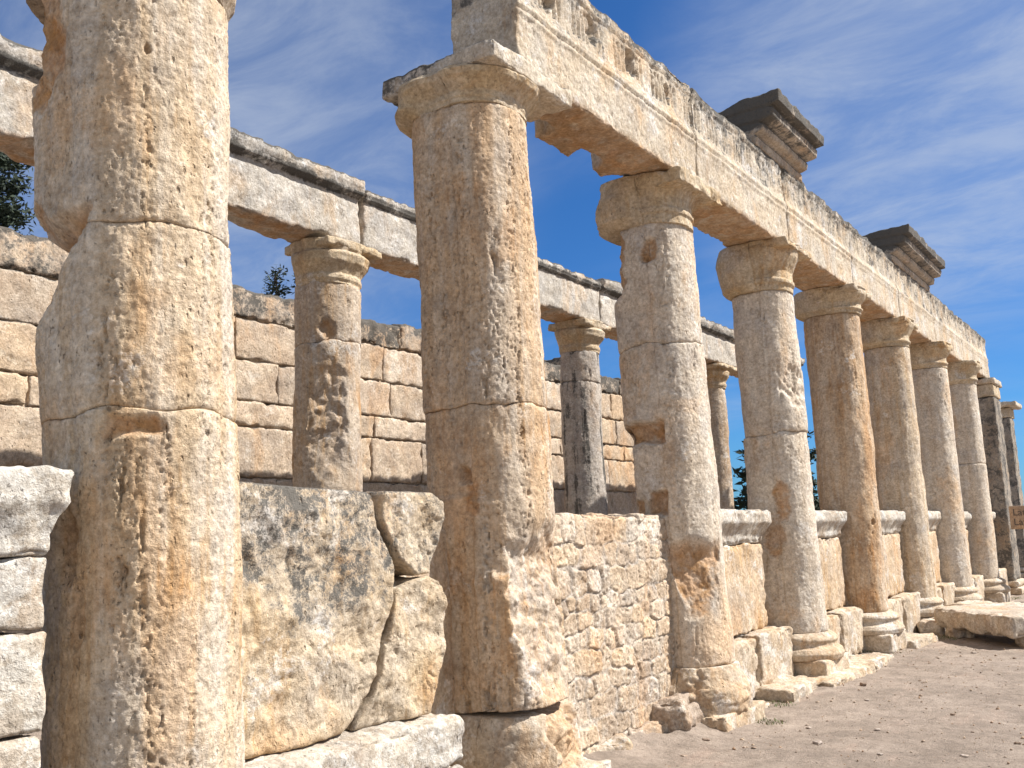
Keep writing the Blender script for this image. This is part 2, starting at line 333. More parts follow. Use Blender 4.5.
# ------------------------------------------------------------------ columns
S, Y0 = 2.6, .591
def yc(k): return Y0 + S * k
def outline(n, fx, frx, bx, brx, w):
    """plan of a double half-column: half ellipse to the street, straight flanks, half ellipse to the inside. n points by arc length"""
    a = np.linspace(-math.pi / 2, math.pi / 2, 200)
    p1 = np.stack([fx + frx * np.cos(a), w * np.sin(a)], 1)
    k = np.linspace(0, 1, 60)[1:-1]
    nk = .003 * np.exp(-((k - .0) / .10) ** 2)                      # small quirk where the half-column leaves the pier
    fl = np.stack([fx + (bx - fx) * k, w * .985 - nk], 1)
    a2 = np.linspace(math.pi / 2, 1.5 * math.pi, 160)
    p2 = np.stack([bx + brx * np.cos(a2), w * .985 * np.sin(a2)], 1)
    fl2 = fl[::-1] * np.array([1, -1])
    p = np.concatenate([p1, fl, p2, fl2])
    s = np.concatenate([[0], np.cumsum(np.linalg.norm(np.diff(np.concatenate([p, p[:1]]), axis=0), axis=1))])
    q = np.linspace(0, s[-1], n, endpoint=False); pc = np.concatenate([p, p[:1]])
    o = np.stack([np.interp(q, s, pc[:, 0]), np.interp(q, s, pc[:, 1])], 1)
    tg = np.roll(o, -2, 0) - np.roll(o, 2, 0); nn = np.stack([tg[:, 1], -tg[:, 0]], 1); nn /= np.linalg.norm(nn, axis=1)[:, None]
    return o, nn, s[-1]
def seg_dist(P, pts):
    d = np.full(len(P), 9.)
    for a, b in zip(pts[:-1], pts[1:]):
        a = np.array(a); b = np.array(b); ab = b - a
        t = np.clip(((P - a) @ ab) / (ab @ ab), 0, 1); d = np.minimum(d, np.linalg.norm(P - a - t[:, None] * ab, axis=1))
    return d
def shaft_surface(o, nn, z, sp, seed):
    """o, nn (N,2) outline points and normals, z (N,) heights -> world points relative to the column root + damage mask"""
    tz = np.clip((z - .4) / 3.9, -.2, 1.1)
    sc = 1 - sp.get('taper', .05) * tz
    cx = (sp['fx'] + sp['bx']) / 2
    x = cx + (o[:, 0] - cx) * sc + sp.get('leanx', 0) * tz; y = o[:, 1] * sc + sp.get('leany', 0) * tz
    P = np.stack([x, y, z], 1); N = np.stack([nn[:, 0], nn[:, 1], 0 * z], 1); Wq = P + np.array([0, sp['y'], 0])
    rg = sp.get('rough', 1.)
    d = .020 * rg * fbm(Wq, (1.6, 1.6, 1.0), 3, seed) + .006 * rg * fbm(Wq, (9, 9, 5), 4, seed + 5, .6) + .0026 * fbm(Wq, 42., 3, seed + 8, .7)
    vein = sstep(fbm(Wq, (8, 8, .6), 3, seed + 11), -.05, .45)      # bands of holes following the bedding
    d -= sp.get('pit', .010) * 1.1 * vein * sstep(fbm(Wq, (46, 46, 21), 3, seed + 13, .7), .36, .62)
    d -= sp.get('pit', .010) * 2.2 * sstep(vein, .5, 1.) * sstep(fbm(Wq, (19, 19, 4.5), 4, seed + 17, .65), .50, .78)
    brk = np.zeros(len(z))
    for cr in sp.get('cracks', []):
        dd = seg_dist(P + .018 * np.stack([fbm(Wq, 7., 3, seed + 70), fbm(Wq, 7., 3, seed + 71), fbm(Wq, 7., 3, seed + 72)], 1), cr['p'])
        d -= cr.get('d', .02) * np.exp(-(dd / cr.get('w', .006)) ** 2)
    for bx, by, z0, z1, r_, hh in sp.get('bulges', []):
        d += hh * np.exp(-((P[:, 0] - bx) ** 2 + (P[:, 1] - by) ** 2) / r_ ** 2) * sstep(z + .06 * fbm(Wq, 4., 3, seed + 44), z0, z0 + .05) * (1 - sstep(z + .06 * fbm(Wq, 4., 3, seed + 45), z1 - .05, z1))
    P = P + N * d[:, None]
    for c in sp.get('cuts', []):                                     # broken faces: everything beyond the plane is gone
        n3 = np.array(c['n'], float); n3 /= np.linalg.norm(n3)
        s = (P - np.array(c['p'])) @ n3 + c.get('r', .025) * ridged(Wq, c.get('f', 5.), 4, seed + 90)
        zz = P[:, 2] + .03 * fbm(Wq, 4., 3, seed + 91)
        z0, z1 = c.get('z', (-9, 9)); sf = c.get('soft', .03)
        mk = sstep(zz, z0, z0 + sf) * (1 - sstep(zz, z1 - sf, z1)) * (s > 0)
        P = P - n3 * (np.maximum(s, 0) * mk)[:, None]
        bb = np.clip(s * 30, 0, 1) * mk * c.get('tint', 1.); brk = np.where(np.abs(bb) > np.abs(brk), bb, brk)
    for b in sp.get('niches', []):                                   # rectangular sockets cut into the near flank
        x0, x1, z0, z1, dep = b; e = .022
        wob = .022 * fbm(Wq, 6., 3, seed + 95)
        mk = sstep(P[:, 0] + wob, x0 - e, x0 + e) * (1 - sstep(P[:, 0] + wob, x1 - e, x1 + e)) * sstep(z + wob, z0 - e, z0 + e) * (1 - sstep(z + wob, z1 - e, z1 + e)) * (N[:, 1] < -.35)
        P[:, 1] += dep * mk * (.85 + .3 * fbm(Wq, 8., 3, seed + 96)); brk = np.where(mk > .3, mk * .9, brk)
    for b in sp.get('bites', []):                                    # round knocks
        cc = np.array(b[:3]); r = b[3]; dep = b[4]
        q = np.linalg.norm((P - cc) / np.array([r, r, r * b[5] if len(b) > 5 else r]), axis=1) + .30 * fbm(Wq, 6., 3, seed + 97)
        mk = 1 - sstep(q, .55, 1.); P = P - N * (dep * mk * (1 + .5 * fbm(Wq, 11., 3, seed + 98)))[:, None]
        brk = np.where(mk > .3, mk * (b[6] if len(b) > 6 else .8), brk)
    return P, brk
def ring_mesh(name, zs_of_u, rows, ol, sp, seed, mat, root, chamf=.010, cap=True):
    o, nn = ol; nu = len(o)
    zlo, zhi = zs_of_u
    v = np.linspace(0, 1, rows)
    Z = zlo[None, :] + (zhi - zlo)[None, :] * v[:, None]
    oo = np.tile(o, (rows, 1)); n2 = np.tile(nn, (rows, 1)); z = Z.ravel()
    P, brk = shaft_surface(oo, n2, z, sp, seed)
    rr_ = np.random.RandomState(seed + int(zlo.mean() * 100)); P[:, :2] += rr_.uniform(-1, 1, 2) * sp.get('shift', .010)
    e = np.minimum(z - np.tile(zlo, rows), np.tile(zhi, rows) - z)
    Wq = P + np.array([0, sp['y'], 0])
    ch = chamf * np.exp(-e / .010) * (1 + 1.3 * np.clip(fbm(Wq, 6., 3, seed + 33), -.7, 2)) + .030 * np.exp(-e / .03) * 1.6 * np.clip(fbm(Wq, 5., 3, seed + 35) - .25, 0, 1)
    P -= np.stack([n2[:, 0], n2[:, 1], 0 * z], 1) * ch[:, None]
    i = np.arange(rows * nu).reshape(rows, nu); j = np.roll(i, -1, 1)
    Q = np.stack([i[:-1], j[:-1], j[1:], i[1:]], -1).reshape(-1, 4)
    if cap:
        V = [P]; Qs = [Q]; n0 = len(P)
        for row, sgn in ((0, -1), (rows - 1, 1)):
            ring = P[i[row]]; cen = ring.mean(0); prev = i[row]; 
            for f_ in (.6, .2):
                V.append(cen + (ring - cen) * f_); cur = np.arange(n0, n0 + nu); n0 += nu
                q = np.stack([prev, np.roll(prev, -1), np.roll(cur, -1), cur], -1)
                Qs.append(q[:, ::-1] if sgn < 0 else q); prev = cur
            V.append(cen[None]); ce = n0; n0 += 1
            h = nu // 2 * 2; k = np.arange(0, h, 2)
            q = np.stack([prev[k], prev[(k + 1) % nu], prev[(k + 2) % nu], np.full(len(k), ce)], -1)
            Qs.append(q[:, ::-1] if sgn < 0 else q)
        P = np.concatenate(V); Q = np.concatenate(Qs); brk = np.concatenate([brk, np.zeros(len(P) - len(brk))])
    return mesh_obj(name, P + np.array(root.location), Q, mat, root, {'brk': brk})

def column(k, sp, label, group='columns of the front colonnade', root_name='column', world=None):
    x0 = sp.get('dx', 0.); y = yc(k) + sp.get('dy', 0.) if world is None else world[1]
    if world is not None: x0 = world[0]
    sp['y'] = y
    root = empty(root_name, (x0, y, sp.get('zb', 0.)), label, 'column', group)
    res = sp['res']; seed = sp.get('seed', k * 13)
    g = dict(fx=-.24, frx=.29, bx=-.44, brx=.24, w=.34); g.update(sp.get('plan', {})); sp['fx'], sp['bx'] = g['fx'], g['bx']
    _, _, per = outline(400, **g); nu = int(per / res) // 2 * 2
    o, nn, _ = outline(nu, **g)
    def wav(z, amp=.03, s=0, sl=0.):
        q = np.stack([o[:, 0], o[:, 1] + y, 0 * o[:, 0] + z], 1)
        return z + amp * fbm(q, (3.2, 3.2, 1), 3, seed + 50 + s) + sl * (o[:, 0] + .3)
    js = sp['joints']                                                # list of (z, waviness, slope)
    lo = wav(*js[0][:2], 0, js[0][2])
    for n_, (zj, am, slp) in enumerate(js[1:]):
        hi = wav(zj, am, n_ + 1, slp)
        rows = max(8, int((hi.mean() - lo.mean()) / res))
        ring_mesh('drum', (lo + .0015, hi - .0015), rows, (o, nn), sp, seed, sp.get('mat', M_SHAFT), root, chamf=sp.get('chamf', .009))
        lo = hi
    # capital: fillet, swelling echinus to the street, heavy plain block over the pier
    if 'cap' in sp:
        c = sp['cap']; zb, zt = c['z0'], c['z1']; rows = max(24, int((zt - zb) / res * 1.6)); v = np.linspace(0, 1, rows)
        prof = np.interp(v, *zip(*c['front'])); profb = np.interp(v, *zip(*c['rear']))
        mixf = sstep(o[:, 0], c.get('sx', g['bx']) , c.get('sx', g['bx']) + .16)
        off = prof[:, None] * mixf[None] + profb[:, None] * (1 - mixf)[None]
        z = np.repeat(zb + (zt - zb) * v, nu)
        sc = 1 - sp.get('taper', .05); cx = (g['fx'] + g['bx']) / 2
        oo = np.tile(o, (rows, 1)); n2 = np.tile(nn, (rows, 1))
        P = np.stack([cx + (oo[:, 0] - cx) * sc + sp.get('leanx', 0), oo[:, 1] * sc + sp.get('leany', 0), z], 1)
        Wq = P + np.array([x0, y, 0]); N = np.stack([n2[:, 0], n2[:, 1], 0 * z], 1)
        am = c.get('amp', 1.)
        d = off.ravel() * (1 + .10 * fbm(Wq, 5., 2, seed + 60)) + am * (.016 * fbm(Wq, 3.2, 4, seed + 61) + .004 * fbm(Wq, 20., 3, seed + 62))
        P = P + N * d[:, None]; brk = np.zeros(len(P))
        for cu in c.get('cuts', []):
            n3 = np.array(cu['n'], float); n3 /= np.linalg.norm(n3)
            s = (P - np.array(cu['p'])) @ n3 + cu.get('r', .03) * ridged(Wq, 4.5, 4, seed + 66)
            P = P - n3 * np.maximum(s, 0)[:, None]; brk = np.maximum(brk, np.clip(s * 25, 0, 1) * cu.get('tint', .6))
        i = np.arange(rows * nu).reshape(rows, nu); j = np.roll(i, -1, 1)
        Q = np.stack([i[:-1], j[:-1], j[1:], i[1:]], -1).reshape(-1, 4)
        # close bottom and top
        V = [P]; n0 = len(P); Qs = [Q]
        for row, sgn in ((0, -1), (rows - 1, 1)):
            ring = P[i[row]]; cen = ring.mean(0); V.append(cen[None]); kk = np.arange(0, nu, 2)
            q = np.stack([i[row][kk], i[row][(kk + 1) % nu], i[row][(kk + 2) % nu], np.full(len(kk), n0)], -1); n0 += 1
            Qs.append(q[:, ::-1] if sgn < 0 else q)
        V = np.concatenate(V); brk = np.concatenate([brk, [0, 0]])
        li = np.concatenate([c.get('lich', 0.) * sstep(z, zb + .1, zt), [0, 0]])
        cap_o = mesh_obj('capital', V + np.array(root.location), np.concatenate(Qs), c.get('mat', M_CAP), root, {'brk': brk, 'lich': li})
        if 'abacus' in c:
            a0, a1, b0, b1, z0, z1 = c['abacus']
            cc, dd = box_c(a0 + x0, a1 + x0, b0 + y, b1 + y, z0, z1)
            ab = block_geo(cc, dd, max(.012, res * 1.3), .015, .010, 5., c.get('chip', .03), seed=seed + 3, warp=c.get('warp'))
            Va = ab[0] - np.array(root.location)
            ao = mesh_obj('abacus', Va, ab[1], c.get('amat', M_ENT), None, {'lich': c.get('alich', 0.) * (1 - sstep(Va[:, 0], -.6, -.1))}); ao.parent = cap_o
    return root, (o, nn), g
def attic_base(root, ol, g, sp, z0, z1, prof, mat=None, amp=1., seed=0, plinth=None, res=.016, cuts=()):
    """moulded base: prof = [(t, offset)] bottom to top, over a square plinth (x0, x1, y0, y1, z0, z1)"""
    o, nn = ol; nu = len(o); rows = max(16, int((z1 - z0) / res * 1.5)); v = np.linspace(0, 1, rows)
    off = np.interp(v, *zip(*prof)); z = np.repeat(z0 + (z1 - z0) * v, nu); oo = np.tile(o, (rows, 1)); n2 = np.tile(nn, (rows, 1))
    P = np.stack([oo[:, 0], oo[:, 1], z], 1); Wq = P + np.array([0, sp['y'], 0])
    d = np.repeat(off, nu) + amp * (.012 * fbm(Wq, 4., 4, seed) + .004 * fbm(Wq, 18., 3, seed + 1))
    P = P + np.stack([n2[:, 0], n2[:, 1], 0 * z], 1) * d[:, None]; brk = np.zeros(len(P))
    for cu in cuts:
        n3 = np.array(cu['n'], float); n3 /= np.linalg.norm(n3)
        s = (P - np.array(cu['p'])) @ n3 + cu.get('r', .03) * ridged(Wq, 4.5, 4, seed + 66)
        P = P - n3 * np.maximum(s, 0)[:, None]; brk = np.maximum(brk, np.clip(s * 25, 0, 1) * .5)
    i = np.arange(rows * nu).reshape(rows, nu); j = np.roll(i, -1, 1); Qs = [np.stack([i[:-1], j[:-1], j[1:], i[1:]], -1).reshape(-1, 4)]
    V = [P]; n0 = len(P)
    for row, sgn in ((0, -1), (rows - 1, 1)):
        V.append(P[i[row]].mean(0)[None]); kk = np.arange(0, nu, 2)
        q = np.stack([i[row][kk], i[row][(kk + 1) % nu], i[row][(kk + 2) % nu], np.full(len(kk), n0)], -1); n0 += 1
        Qs.append(q[:, ::-1] if sgn < 0 else q)
    b = mesh_obj('base', np.concatenate(V) + np.array(root.location), np.concatenate(Qs), mat or M_BASE, root, {'brk': np.concatenate([brk, [0, 0]])})
    if plinth:
        a0, a1, b0, b1, c0, c1 = plinth; x0, y, zz = root.location
        cc, dd = box_c(a0 + x0, a1 + x0, b0 + y, b1 + y, c0 + zz, c1 + zz)
        pg = block_geo(cc, dd, res * 1.3, .02, .012, 4., .035, seed=seed + 7)
        po = mesh_obj('plinth', pg[0] - np.array(root.location), pg[1], mat or M_BASE, None); po.parent = b
    return b

FR = [(0, .004), (.12, .004), (.15, .030), (.22, .032), (.25, .012), (.42, .012), (.55, .05), (.72, .095), (.86, .105), (.93, .085), (.95, .10), (1, .11)]
RE = [(0, .01), (.06, .05), (.16, .105), (.34, .125), (.8, .125), (1, .12)]
RE0 = [(0, .0), (.3, .01), (.55, .03), (.8, .05), (1, .06)]
PROF = [(0, .13), (.06, .14), (.22, .155), (.40, .13), (.46, .09), (.58, .075), (.66, .085), (.72, .10), (.86, .085), (.92, .05), (1, .02)]

M_DARKCAP = stone('weathered_capital', (.45, .37, .28), (.36, .28, .2), (.42, .26, .12), streak=.2, warm_amt=.4, lich=.03, lich_up=.3, grey=.7, pits=.6, seed=6.)
# column 1, nearest
sp1 = dict(res=.0065, dy=-.07, leany=-.20, seed=101, plan=dict(fx=-.24, frx=.30, bx=-.45, brx=.30, w=.345), taper=-.07, pit=.0105, rough=1.1,
           joints=[(.30, 0, 0), (2.03, .025, .02), (2.80, .03, .03), (3.925, .01, 0)],
           cuts=[dict(n=(-.45, -.79, .42), p=(-.58, -.43, 2.46), z=(2.2, 2.90), r=.02, soft=.04, f=4.),
                 dict(n=(-.62, -.78, -.04), p=(-.54, -.50, 3.9), z=(3.52, 4.3), r=.02, soft=.05, tint=1.),
                 dict(n=(-.5, -.86, -.55), p=(-.58, -.41, 2.84), z=(2.78, 3.1), r=.03, soft=.03, tint=.9)],
           niches=[(-.10, .03, 1.93, 2.01, .035)],
           bites=[(-.45, -.52, 3.66, .21, .022, 1.9, 1.), (-.10, -.36, 3.72, .05, .03, 1., .2), (.02, -.33, 3.55, .03, .025, 1., .2), (-.35, -.37, 1.5, .09, .03, 2.2, .3), (-.27, -.38, 1.25, .07, .025, 2., .3)],
           cap=dict(z0=3.92, z1=4.64, front=[(0, .02), (.1, .06), (.3, .08), (.6, .1), (1, .1)], rear=[(0, .0), (.1, .0), (.14, .04), (.3, .08), (1, .1)], mat=M_DARKCAP, cuts=[dict(n=(.87, -.5, 0), p=(.005, -.385, 4.), r=.010, tint=0.)], abacus=(-.95, .12, -.46, .46, 4.46, 4.64)))
r1c, ol1, g1 = column(1, sp1, 'nearest and largest pitted tan column, with an orange broken notch in its left flank')
attic_base(r1c, ol1, g1, sp1, -.02, .31, PROF, seed=111, plinth=(-.95, .2, -.5, .5, -.2, .02))

# column 2
sp2 = dict(res=.0085, dy=-.10, leanx=-.04, leany=-.13, seed=204, plan=dict(fx=-.23, frx=.29, bx=-.47, brx=.29, w=.36), taper=.05, pit=.013, rough=1.1, mat=M_SHAFTH,
           joints=[(.44, .02, .10), (2.30, .03, .06), (4.30, .012, 0)],
           cracks=[dict(p=[(-.22, -.37, 2.30), (-.24, -.37, 2.05), (-.27, -.37, 1.88), (-.30, -.37, 1.6)], d=.045, w=.014),
                   dict(p=[(-.12, -.34, 3.61), (-.10, -.34, 3.35), (.0, -.30, 3.05), (.07, -.2, 2.98)], d=.045, w=.014),
                   dict(p=[(-.33, -.36, 3.4), (-.2, -.36, 3.47), (-.10, -.34, 3.52)], d=.03, w=.011)],
           bulges=[(.02, -.30, .2, 1.28, .22, .065), (-.45, -.36, .2, 1.75, .3, .03)],
           cuts=[dict(n=(.985, .05, .12), p=(.015, -.25, 1.0), z=(.40, 1.62), r=.034, soft=.25, tint=-.3, f=4.)],
           niches=[(-.345, -.265, 1.82, 1.93, .06), (-.30, -.22, 1.62, 1.82, .012)],
           bites=[(-.74, -.22, 3.52, .11, .09, .8, .5), (-.72, -.28, 3.25, .08, .03, 1.4, .3), (-.03, -.37, 1.42, .10, .03, .9, -1.), (.10, -.22, 3.02, .08, .03, 1., .2)],
           cap=dict(z0=4.30, z1=4.53, front=[(0, .004), (.14, .004), (.18, .012), (.36, .014), (.52, .05), (.70, .10), (.86, .115), (.96, .09), (1, .085)],
                    rear=[(0, .02), (.10, .09), (.25, .13), (.6, .10), (1, .10)], sx=-.62, amp=1.1, lich=.05,
                    cuts=[dict(n=(-.85, -.45, .4), p=(-.86, -.30, 4.5), r=.04, tint=0.)],
                    abacus=(-.86, .10, -.50, .47, 4.505, 4.642), chip=.025, amat=M_ENT, alich=.25))
r2c, ol2, g2 = column(2, sp2, 'second column from the left, with a white chipped lower front and dark flat-topped capital')
attic_base(r2c, ol2, g2, sp2, .02, .43, [(0, .06), (.3, .08), (.6, .075), (.85, .06), (1, .03)], seed=211, plinth=(-.78, .16, -.42, .48, -.18, .06), res=.012,
           cuts=[dict(n=(.9, .2, .3), p=(.10, 0, .3), r=.05)])

# column 3
sp3 = dict(res=.010, leanx=-.08, leany=-.06, seed=307, mat=M_SHAFT2, plan=dict(fx=-.22, frx=.28, bx=-.45, brx=.28, w=.36), taper=.05, pit=.007, rough=1.,
           joints=[(.37, .012, 0), (3.12, .03, .02), (4.22, .015, .10)],
           cracks=[dict(p=[(-.20, -.38, 3.12), (-.17, -.38, 2.8), (-.10, -.38, 2.55), (-.11, -.37, 2.1), (-.05, -.36, 1.95)], d=.04, w=.015),
                   dict(p=[(-.20, -.36, 3.45), (.0, -.33, 3.48), (.06, -.2, 3.42)], d=.025, w=.013)],
           cuts=[dict(n=(.72, -.66, .20), p=(.0, -.225, .72), z=(.30, 1.44), r=.022, soft=.16, tint=1., f=4.),
                 dict(n=(.5, -.86, .05), p=(-.02, -.325, 1.5), z=(1.3, 1.86), r=.02, soft=.15, tint=.35, f=6.),
                 dict(n=(-.9, -.45, .0), p=(-.64, -.22, 2.1), z=(1.3, 2.42), r=.015, soft=.12, tint=.2),
                 dict(n=(-.85, -.5, .0), p=(-.63, -.26, 4.0), z=(3.55, 4.3), r=.03, soft=.1, tint=.7)],
           niches=[(-.70, -.24, 2.25, 2.43, .10), (-.42, -.25, 1.64, 1.82, .09), (-.62, -.48, 1.60, 1.76, .06)],
           bites=[(-.13, -.37, 1.36, .035, .05, 1., .5), (-.03, -.36, 1.37, .04, .03, 1., .3), (-.28, -.37, 3.98, .11, .05, 1.3, .9)],
           cap=dict(z0=4.20, z1=4.642, front=[(0, .004), (.20, .004), (.22, .022), (.30, .024), (.34, .008), (.55, .02), (.75, .075), (.9, .085), (1, .07)], rear=RE, sx=-.36, amp=1.,
                    cuts=[dict(n=(-.9, -.1, .35), p=(-.84, 0, 4.45), r=.05, tint=.2)], abacus=(-.36, .11, -.46, .44, 4.50, 4.640), chip=.045, amat=M_CAP))
r3c, ol3, g3 = column(3, sp3, 'third column from the left, with two square sockets and a brown break at its foot')
attic_base(r3c, ol3, g3, sp3, .0, .37, [(0, .10), (.3, .13), (.55, .12), (.7, .08), (1, .02)], seed=311, plinth=(-.80, .17, -.44, .46, -.22, .02), res=.013, amp=2.,
           cuts=[dict(n=(.5, -.8, .25), p=(.06, -.40, .12), r=.05)])

def std(k, label, res=.014, mat=M_SHAFT2, cap=None, base=True, seed=0, group='columns of the front colonnade', **kw):
    sp = dict(res=res, seed=400 + k * 31 + seed, mat=mat, plan=dict(fx=-.22, frx=.28, bx=-.40, brx=.25, w=.345), taper=.05, pit=.007,
              joints=[(.38, .01, 0), (4.2, .015, 0)],
              cap=dict(z0=4.2, z1=4.642, front=FR, rear=RE, sx=-.34, abacus=(-.30, .13, -.44, .44, 4.55, 4.640), chip=.04, amat=M_CAP))
    plinth = kw.pop('plinth', (-.75, .16, -.43, .45, -.12, .13)); bprof = kw.pop('bprof', PROF)
    sp.update(kw)
    if cap: sp['cap'].update(cap)
    r, ol, g = column(k, sp, label, group)
    if base: attic_base(r, ol, g, sp, .12, .385, bprof, seed=500 + k * 7, plinth=plinth, res=.016)
    return r
std(4, 'fourth column from the left, mottled cream, with a smooth scar high on its right', res=.012, leanx=-.05, leany=-.04,
    joints=[(.38, .01, 0), (2.5, .02, .05), (4.10, .012, 0)], rough=1.1,
    bites=[(.03, -.16, 3.02, .22, .04, 1.3, 0.), (-.18, -.36, 1.75, .12, .02, 2.6, .9), (-.30, -.36, 1.4, .14, .018, 2.2, .7)],
    cracks=[dict(p=[(-.25, -.36, 3.9), (-.22, -.36, 3.3), (-.26, -.36, 2.6), (-.2, -.36, 2.2)], d=.02, w=.014)],
    cap=dict(z0=4.10, rear=[(0, .01), (.05, .05), (.12, .09), (.4, .12), (.7, .13), (1, .10)], amp=.9))
std(5, 'fifth column from the left, broad ochre-streaked shaft with a small peg hole near its foot', res=.014, mat=M_SHAFTO, rough=1.2,
    joints=[(.38, .01, 0), (4.30, .01, 0)], cracks=[dict(p=[(-.3, -.36, 4.2), (-.27, -.36, 3.4), (-.31, -.36, 2.7)], d=.03, w=.016)], bites=[(.02, -.18, 1.52, .04, .05, 1., .2)], plan=dict(fx=-.22, frx=.28, bx=-.42, brx=.28, w=.35), cap=dict(z0=4.30))
std(6, 'sixth column from the left, evenly pitted tan shaft beside two whitish parapet slabs', res=.016, mat=M_SHAFT, dx=.03, joints=[(.36, .01, 0), (4.22, .01, 0)], cap=dict(z0=4.22))
std(7, 'seventh column from the left, slim tan shaft whose base stands behind the fallen block', res=.018, dx=.08, joints=[(.36, .01, 0), (4.2, .01, 0)])
std(8, 'eighth column from the left, slim smooth shaft on a well kept moulded base', res=.018, dx=.14, rough=.7, joints=[(.38, .01, 0), (2.6, .01, 0), (4.22, .01, 0)],
    plan=dict(fx=-.20, frx=.26, bx=-.34, brx=.22, w=.33))

# corner pier closing the row
def pier(name, x0, x1, y0, y1, zb, zt, label, mat, capd=.06, group=None, res=.03, seed=0):
    r = empty(name, ((x0 + x1) / 2, (y0 + y1) / 2, zb), label, 'pillar', group)
    def add(n, b, m_, rr=.02, am=.012, ch=.03, rs=res):
        c, d = box_c(*b); g = block_geo(c, d, rs, rr, am, 4., ch, seed=seed + len(n)); return mesh_obj(n, g[0], g[1], m_, r)
    add('base', (x0 - .12, x1 + .12, y0 - .12, y1 + .12, zb, zb + .16), M_BASE)
    add('shaft', (x0, x1, y0, y1, zb + .30, zt - .42), mat)
    add('base_moulding', (x0 - .07, x1 + .07, y0 - .07, y1 + .07, zb + .157, zb + .303), M_BASE, .06)
    add('capital', (x0 - .02, x1 + .02, y0 - .02, y1 + .02, zt - .422, zt - .14), M_CAP)
    add('abacus', (x0 - capd, x1 + capd, y0 - capd, y1 + capd, zt - .142, zt), M_ENT)
    return r
pier('pillar', -.70, .14, 23.75, 24.65, -.1, 4.62, 'dark lichen-stained square pillar closing the colonnade at its far end', M_DARK, seed=3)
pier('pillar', -1.25, -.42, 30.2, 31.0, -.1, 4.75, 'grey pillar with a dark overhanging capital beyond the end of the colonnade', M_DARK, capd=.22, seed=9)

# ------------------------------------------------------------------ front entablature
def entab_warp(yA, yB, z0, z1, sd, near=False, broken=0.):
    H = z1 - z0
    def warp(L, N, Wp):
        x, yy, z = L[:, 0], L[:, 1], L[:, 2] + H / 2
        dl = np.zeros_like(L)
        front = np.clip(N[:, 0], 0, 1)
        isf = (L[:, 0] > .28).astype(float) * sstep(N[:, 0], .2, .7)
        wear = sstep(fbm(Wp, 2.2, 3, sd + 3), -.25, .45)
        # three fine fillets between architrave and frieze
        p = np.interp(z, [0, .40, .405, .435, .437, .465, .467, .50, .503, .53, .56, H - .10, H - .09, H], [0, 0, .012, .012, .003, .003, .018, .018, .006, .006, -.012, -.016, .0, .0])
        # groups of upright tongues cut into the frieze
        ph = (Wp[:, 1] * 1.0 + .03 * sd) % .66
        g_ = np.zeros(len(z))
        for c0 in (.06, .125, .19, .255, .44, .505):
            g_ = np.maximum(g_, 1 - sstep(np.abs(ph - c0), .011, .021))
        zt = sstep(z, .585, .61) * (1 - sstep(z, H - .17, H - .14))
        g_ = g_ * zt * (.55 + .45 * wear)
        hole = (1 - sstep(np.hypot(ph - .35, (z - .74) * .7) + .05 * fbm(Wp, 9., 2, sd + 8), .045, .085)) * (near and 1.)
        p = p - .034 * g_ - .075 * hole
        wr = np.clip(fbm(Wp, 3.1, 4, sd + 11) + .05, 0, 2) * .035 * sstep(z, .3, .9) + .012 * np.abs(fbm(Wp, 14., 3, sd + 14))
        dl[:, 0] += isf * (p * (1 - .3 * np.clip(wr * 14, 0, 1)) - wr * .7)
        # top edge bitten irregularly
        top = sstep(z, H - .25, H); dl[:, 2] -= top * np.clip(.015 + .045 * fbm(Wp, (2.2, 2.2, .01), 3, sd + 19), 0, .10)
        # soffit: rear arris broken away in scallops
        bot = 1 - sstep(z, .0, .30); rear = 1 - sstep(x, -.30, -.05)
        sc_ = np.clip(.45 * rear * (fbm(Wp, (2.2, 2.2, .01), 4, sd + 23) + .15), 0, .45) * bot
        sc_ = sc_ * (1. if near else .35); dl[:, 2] += sc_ * (.35 + broken); dl[:, 0] += sc_ * .55
        dl[:, 2] += bot * (1 - sstep(z, 0, .02)) * .012 * fbm(Wp, 5., 3, sd + 26)
        return dl
    return warp
joints = [(5.62, 8.55), (8.565, 11.05), (11.065, 13.62), (13.635, 16.2), (16.215, 18.8), (18.815, 21.42), (21.435, 24.55)]
elab = ['entablature block at the broken left end, deeply gouged, on the second and third columns',
        'entablature block with worn upright flutes on the third and fourth columns',
        'entablature block carrying the nearer dark cornice block, on the fourth and fifth columns',
        'entablature block between the two cornice blocks, on the fifth and sixth columns',
        'entablature block carrying the farther and longer cornice block, on the sixth and seventh columns',
        'grey-topped entablature block on the seventh and eighth columns, right of the farther cornice',
        'last entablature block, ending over the dark square pillar']
for n_, ((a, b_), lb) in enumerate(zip(joints, elab)):
    c, d = box_c(-.58, 0., a, b_, 4.645, 5.645)
    rs = (.013, .016, .018, .022, .025, .028, .03)[n_]
    g = block_geo(c, d, rs, .018, .010, 4., .018, seed=700 + n_ * 9, warp=entab_warp(a, b_, 4.645, 5.645, 30 + n_ * 5, near=n_ == 0, broken=.6 if n_ == 0 else 0.), pit=.006 if n_ < 3 else 0)
    z = g[0][:, 2]
    li = (.20 if n_ == 0 else .26) * sstep(z + .1 * fbm(g[0], (1.2, 1.2, 1.2), 2, 5), 5.12, 5.30) + .10 * sstep(z, 5.4, 5.6) - .06
    if n_ == 0: li = li + .10 * sstep(-g[0][:, 1], -5.85, -5.62)
    bounce = np.clip((4.70 - z) * 20, 0, 1) * .75  # soffit tinted ochre: warm bounce light painted into the break colour
    stone_thing('entablature_block', g, M_ENT, lb, 'stone block', 'entablature blocks on the front columns', attrs={'lich': li, 'brk': bounce}, base=((c[0]), c[1], 4.645))

